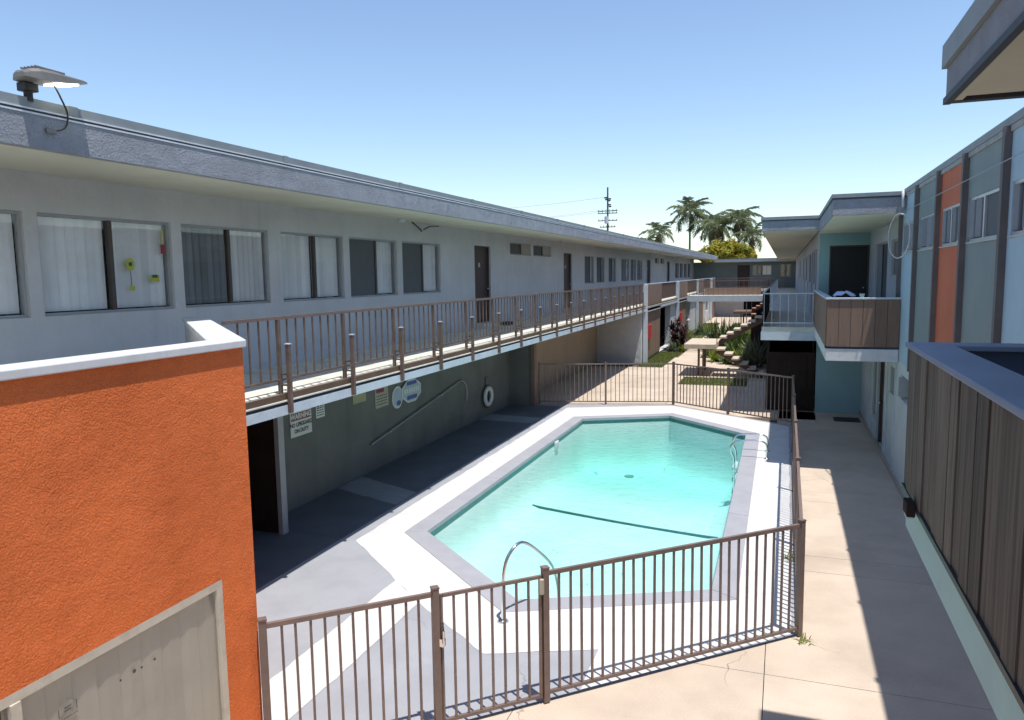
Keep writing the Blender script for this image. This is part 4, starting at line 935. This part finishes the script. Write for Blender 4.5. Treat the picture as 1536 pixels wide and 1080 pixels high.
for (x, y, L, mm), lab in zip(spots, labs):
    pl = thing('leafy_plant', lab, 'plant', (x, y, -.05)); strap(rg, (x, y, -.02), 80, L, .05, 1.2, .5, .05).build('leaves', mm, pl)
# turf beside the far column and lawn further off
def blades(poly, nb, h, m, name, label=None):
    base = MB().prism(poly, -.055, .012).build(name, m); struct(base)
    xs = [p[0] for p in poly]; ysl = [p[1] for p in poly]; mb = MB(); r_ = random.Random(5); c = 0
    def inside(x, y):
        k = False
        for i in range(len(poly)):
            (x1, y1), (x2, y2) = poly[i], poly[i - 1]
            if (y1 > y) != (y2 > y) and x < (x2 - x1) * (y - y1) / (y2 - y1) + x1: k = not k
        return k
    while c < nb:
        x, y = r_.uniform(min(xs), max(xs)), r_.uniform(min(ysl), max(ysl))
        if not inside(x, y): continue
        a = r_.uniform(0, 6.3); l = h * r_.uniform(.5, 1.2); q = Vector((math.cos(a), math.sin(a), 0)) * .012; tip = Vector((r_.uniform(-.4, .4) * l, r_.uniform(-.4, .4) * l, l))
        p = Vector((x, y, .012)); mb.quad(p - q, p + q, p + tip); c += 1
    o = mb.build('grass', m); o['kind'] = 'stuff'; o['label'] = label; return o
blades([(-5.95, 32.45), (-4.9, 32.45), (-4.9, 38.9), (-5.95, 38.9)], 9000, .03, 'turf', 'turf', 'short green turf strip beside the far column')
blades([(-3.7, 36.55), (-.7, 36.55), (-.7, 61.9), (-3.7, 61.9)], 16000, .08, 'lawn', 'lawn', 'yellowish green lawn behind the stair')
blades([(-5.95, 43.6), (-4.8, 43.6), (-4.8, 61.9), (-5.95, 61.9)], 4000, .08, 'lawn', 'planting_bed', 'green planting strip along the left wing')
MB().box(-3.2, -1.4, 28.15, 30.3, .002, .05)
blades([(-3.6, 27.6), (-1.2, 27.6), (-1.2, 29.6), (-3.6, 29.6)], 4500, .03, 'turf', 'turf_patch', 'short turf patch in front of the stair')
# weeds at the fence
for x, y, l, lab in ((.30, 8.45, .10, 'dry weed tuft at the foot of the fence corner post'), (.16, 10.9, .16, 'green weed growing through the side fence')):
    solo(strap(rg, (x, y, 0), 26, l, .006, 1.3, .4), 'weed', 'limeleaf', lab, 'weed', (x, y, 0))

# ------------------------------------------------ palms, tree, utility pole beyond
def frond_mesh(seed, L, m, name):
    r_ = random.Random(seed); mb = MB(); K = 22; pts = []
    for j in range(K + 1):
        t = j / K; pts.append(Vector((L * (t - .18 * t ** 3), 0, L * (.42 * t - .78 * t * t))))
    for j in range(K):
        a, b = pts[j], pts[j + 1]; w_ = .05 * (1 - j / K) + .012
        mb.quad(a + Vector((0, w_, 0)), a - Vector((0, w_, 0)), b - Vector((0, w_, 0)), b + Vector((0, w_, 0)))
        if j < 3: continue
        for sgn in (-1, 1):
            for q in (.15, .65):
                p = a.lerp(b, q); t = j / K; ll = L * .27 * math.sin(min(1, .2 + t * 1.1) * math.pi * .8) + .12
                d = Vector((.45 + r_.uniform(-.2, .2), sgn * (.9 + r_.uniform(-.2, .1)), -.35 + r_.uniform(-.35, .3))).normalized()
                s_ = Vector((.05, 0, .015)); tip = p + d * ll + Vector((0, 0, -.25 * ll)); mid = p + d * ll * .55
                mb.quad(p - s_ * .6, p + s_ * .6, mid + s_, mid - s_); mb.quad(mid - s_, mid + s_, tip)
    return mesh(mb, name, m)
FR = [frond_mesh(k, 3.1, 'palm', 'frond') for k in range(3)]; FD = frond_mesh(9, 2.4, 'palmdead', 'dead_frond')
def palm(x, y, ztop, sc, label, nf=20, seed=0, lean=0):
    r_ = random.Random(seed); t = thing('palm_tree', label, 'palm', (x, y, -.05), 'palms beyond the far block')
    MB().tube([(x + lean * (k / 6) ** 2, y, -.05 + (ztop + .05) * k / 6) for k in range(7)], [.22, .19, .17, .16, .15, .15, .17], 8).build('trunk', 'trunk', t, smooth=True)
    c = (x + lean, y, ztop - .1)
    for k in range(nf):
        az = 2.399 * k + r_.uniform(-.25, .25); el = -R(62) + (k / nf) * R(105) + R(r_.uniform(-8, 8)); s = sc * r_.uniform(.85, 1.12)
        inst('frond', FR[k % 3], t, c, (s, s, s), (r_.uniform(-.3, .3), el, az))
    for k in range(4): inst('dead_frond', FD, t, c, (sc, sc, sc), (0, R(55) + R(r_.uniform(0, 20)), r_.uniform(0, 6.3)))
palm(-17.5, 112, 10.0, .92, 'short palm with pale upright fronds beside the tallest palm', 12, 1)
palm(-19.8, 113, 8.3, .88, 'lowest palm leaning out over the left roof edge', 12, 2)
palm(-14.0, 120, 13.4, 1.2, 'tallest palm with long drooping fronds and straw coloured skirt', 20, 3)
palm(-10.9, 118, 11.2, 1.0, 'slim palm half hidden behind the tallest palm', 14, 4, .4)
palm(-9.0, 110, 10.5, 1.0, 'left palm of the cluster above the yellow tree', 15, 5)
palm(-6.2, 111, 11.4, 1.08, 'tallest palm of the cluster above the yellow tree', 17, 6)
palm(-4.3, 109, 9.1, .92, 'right palm of the cluster with low hanging fronds', 14, 7)
def leafball(name, label, x, y, zc, rx, ry, rz, nl, ls, m, seed, trunk_h, cat='tree'):
    r_ = random.Random(seed); t = thing(name, label, cat, (x, y, -.05))
    tr_ = MB().tube([(x, y, -.05), (x + .1, y, trunk_h * .6), (x, y + .1, trunk_h)], [.28, .22, .14], 8)
    for k in range(6):
        a = k * 1.05; tr_.tube([(x, y, trunk_h * .7), (x + math.cos(a) * rx * .6, y + math.sin(a) * ry * .6, zc + rz * .2)], [.12, .03], 6)
    tr_.build('trunk', 'trunk', t)
    cl = []
    for k in range(46):
        a, b, q = r_.uniform(0, 6.3), math.acos(r_.uniform(-.5, 1)), r_.uniform(.55, 1.0)
        cl.append((Vector((x + rx * q * math.sin(b) * math.cos(a), y + ry * q * math.sin(b) * math.sin(a), zc + rz * q * math.cos(b))), r_.uniform(.35, .75)))
    mb = MB()
    for i in range(nl):
        c, rr2 = r_.choice(cl); v = Vector((r_.gauss(0, 1), r_.gauss(0, 1), r_.gauss(0, 1))).normalized() * rr2 * r_.uniform(.6, 1)
        p = c + v; d = (v.normalized() + Vector((r_.uniform(-.7, .7), r_.uniform(-.7, .7), r_.uniform(-.3, .9)))).normalized(); s_ = d.cross(Vector((r_.uniform(-1, 1), r_.uniform(-1, 1), 1))).normalized(); e_ = d.cross(s_)
        l = ls * r_.uniform(.6, 1.3); mb.quad(p - s_ * l, p + e_ * l * .6, p + s_ * l, p - e_ * l * .6)
    mb.build('crown', m, t)
leafball('flowering_tree', 'rounded yellow green tree showing above the far roof', -6.4, 86, 5.9, 3.0, 2.6, 1.5, 9000, .16, 'yellowleaf', 4, 4.4)
leafball('yellow_shrub_tree', 'small yellow leaved tree top beside the right soffit', .75, 88, 5.1, 1.0, 1.0, .9, 1800, .15, 'yellowleaf', 6, 4.0)
up_ = thing('utility_pole', 'wooden utility pole with crossarms rising beyond the left roof', 'utility pole', (-29.2, 130, -.05))
MB().tube([(-29.2, 130, -.05), (-29.2, 130, 19.0)], [.22, .13], 10).build('pole', 'poleleg', up_)
for z, w_ in ((14.95, 1.75), (14.55, 1.75), (13.3, 1.75), (12.2, 1.4)):
    MB().box(-29.2 - w_, -29.2 + w_, 129.84, 129.92, z - .07, z + .07).build('crossarm', 'poleleg', up_)
    for k in range(6): MB().tube([(-29.2 - w_ + .2 + k * (2 * w_ - .4) / 5, 129.88, z + .07), (-29.2 - w_ + .2 + k * (2 * w_ - .4) / 5, 129.88, z + .28)], .05, 6).build('insulator', 'black', up_)
for k, (dx, z) in enumerate(((-.35, 17.2), (.3, 16.7), (.35, 16.0), (-.2, 16.9), (.4, 17.0), (.45, 15.7))): MB().box(-29.2 + dx - .22, -29.2 + dx + .22, 129.8, 129.95, z - .12, z + .12).build('switch', 'black', up_)
MB().tube([(-29.35, 129.7, 12.8), (-29.35, 129.7, 14.0)], .36, 12).build('transformer', 'trim_light', up_)
for k, (x, z) in enumerate(((-30.8, 15.1), (-27.6, 15.1), (-29.2, 17.4))):
    pts = [(x + (-95 - x) * t_ / 14, 130 - 4 * t_ / 14, z - 9 * (t_ / 14) * (1 - t_ / 14) + 2 * t_ / 14) for t_ in range(15)]
    solo(MB().tube(pts, .018, 4, False), 'power_line', 'poleleg', ('thin power line from the outer end of the upper crossarm', 'thin power line from the inner end of the upper crossarm', 'highest thin power line, from the top of the utility pole')[k], 'power line', (x, 130, z), 'power lines')

# ================================================================ SMALL THINGS ON THE FAR BALCONY
cl = MB(); nx_, ny_ = 12, 6
for i in range(nx_ + 1):
    for j in range(ny_ + 1):
        u, v = i / nx_, j / ny_
        cl.v.append(Vector((.92 + .40 * u, 16.12 + .35 * v, 3.535 + .08 * math.sin(u * 3.1) * (1 - .4 * v) + .025 * math.sin(u * 14 + v * 5) + .05 * v)))
for i in range(nx_):
    for j in range(ny_): cl.f.append((i * (ny_ + 1) + j, (i + 1) * (ny_ + 1) + j, (i + 1) * (ny_ + 1) + j + 1, i * (ny_ + 1) + j + 1))
o = solo(cl, 'folded_cloth', 'cloth', 'pale blue cloth heaped on the rail of the brown boarded balcony', 'cloth', (1.1, 16.3, 3.53), smooth=True)
sm = o.modifiers.new('thickness', 'SOLIDIFY'); sm.thickness = .02
hm = thing('laundry_rack', 'dark folding rack behind the cloth on the brown boarded balcony', 'rack', (1.15, 16.5, 2.58))
for x in (.98, 1.35):
    MB().tube([(x, 16.25, 2.585), (x, 16.75, 3.53)], .014, 6).build('leg', 'black', hm); MB().tube([(x, 16.75, 2.585), (x, 16.25, 3.53)], .014, 6).build('leg', 'black', hm)
for y in (16.25, 16.5, 16.75): MB().tube([(.98, y, 3.53), (1.35, y, 3.53)], .01, 6).build('bar', 'black', hm)
pt = thing('plant_pot', 'small teal pot on the rail of the brown boarded balcony', 'pot', (1.42, 16.03, 3.526)); MB().tube([(1.42, 16.03, 3.526), (1.42, 16.03, 3.60)], [.035, .05], 12).build('pot', 'teal', pt)
# red fire extinguisher boxes on the panelled wall
for y in (35.2, 46.5):
    t = thing('fire_cabinet', 'red fire extinguisher cabinet beside the %s pale column' % ('first' if y < 40 else 'second'), 'cabinet', (-5.9, y, 1.05))
    MB().box(-5.968, -5.86, y, y + .35, 1.0, 1.65).build('case', 'red', t); MB().box(-5.859, -5.852, y + .05, y + .30, 1.08, 1.45).build('door', 'red', t)
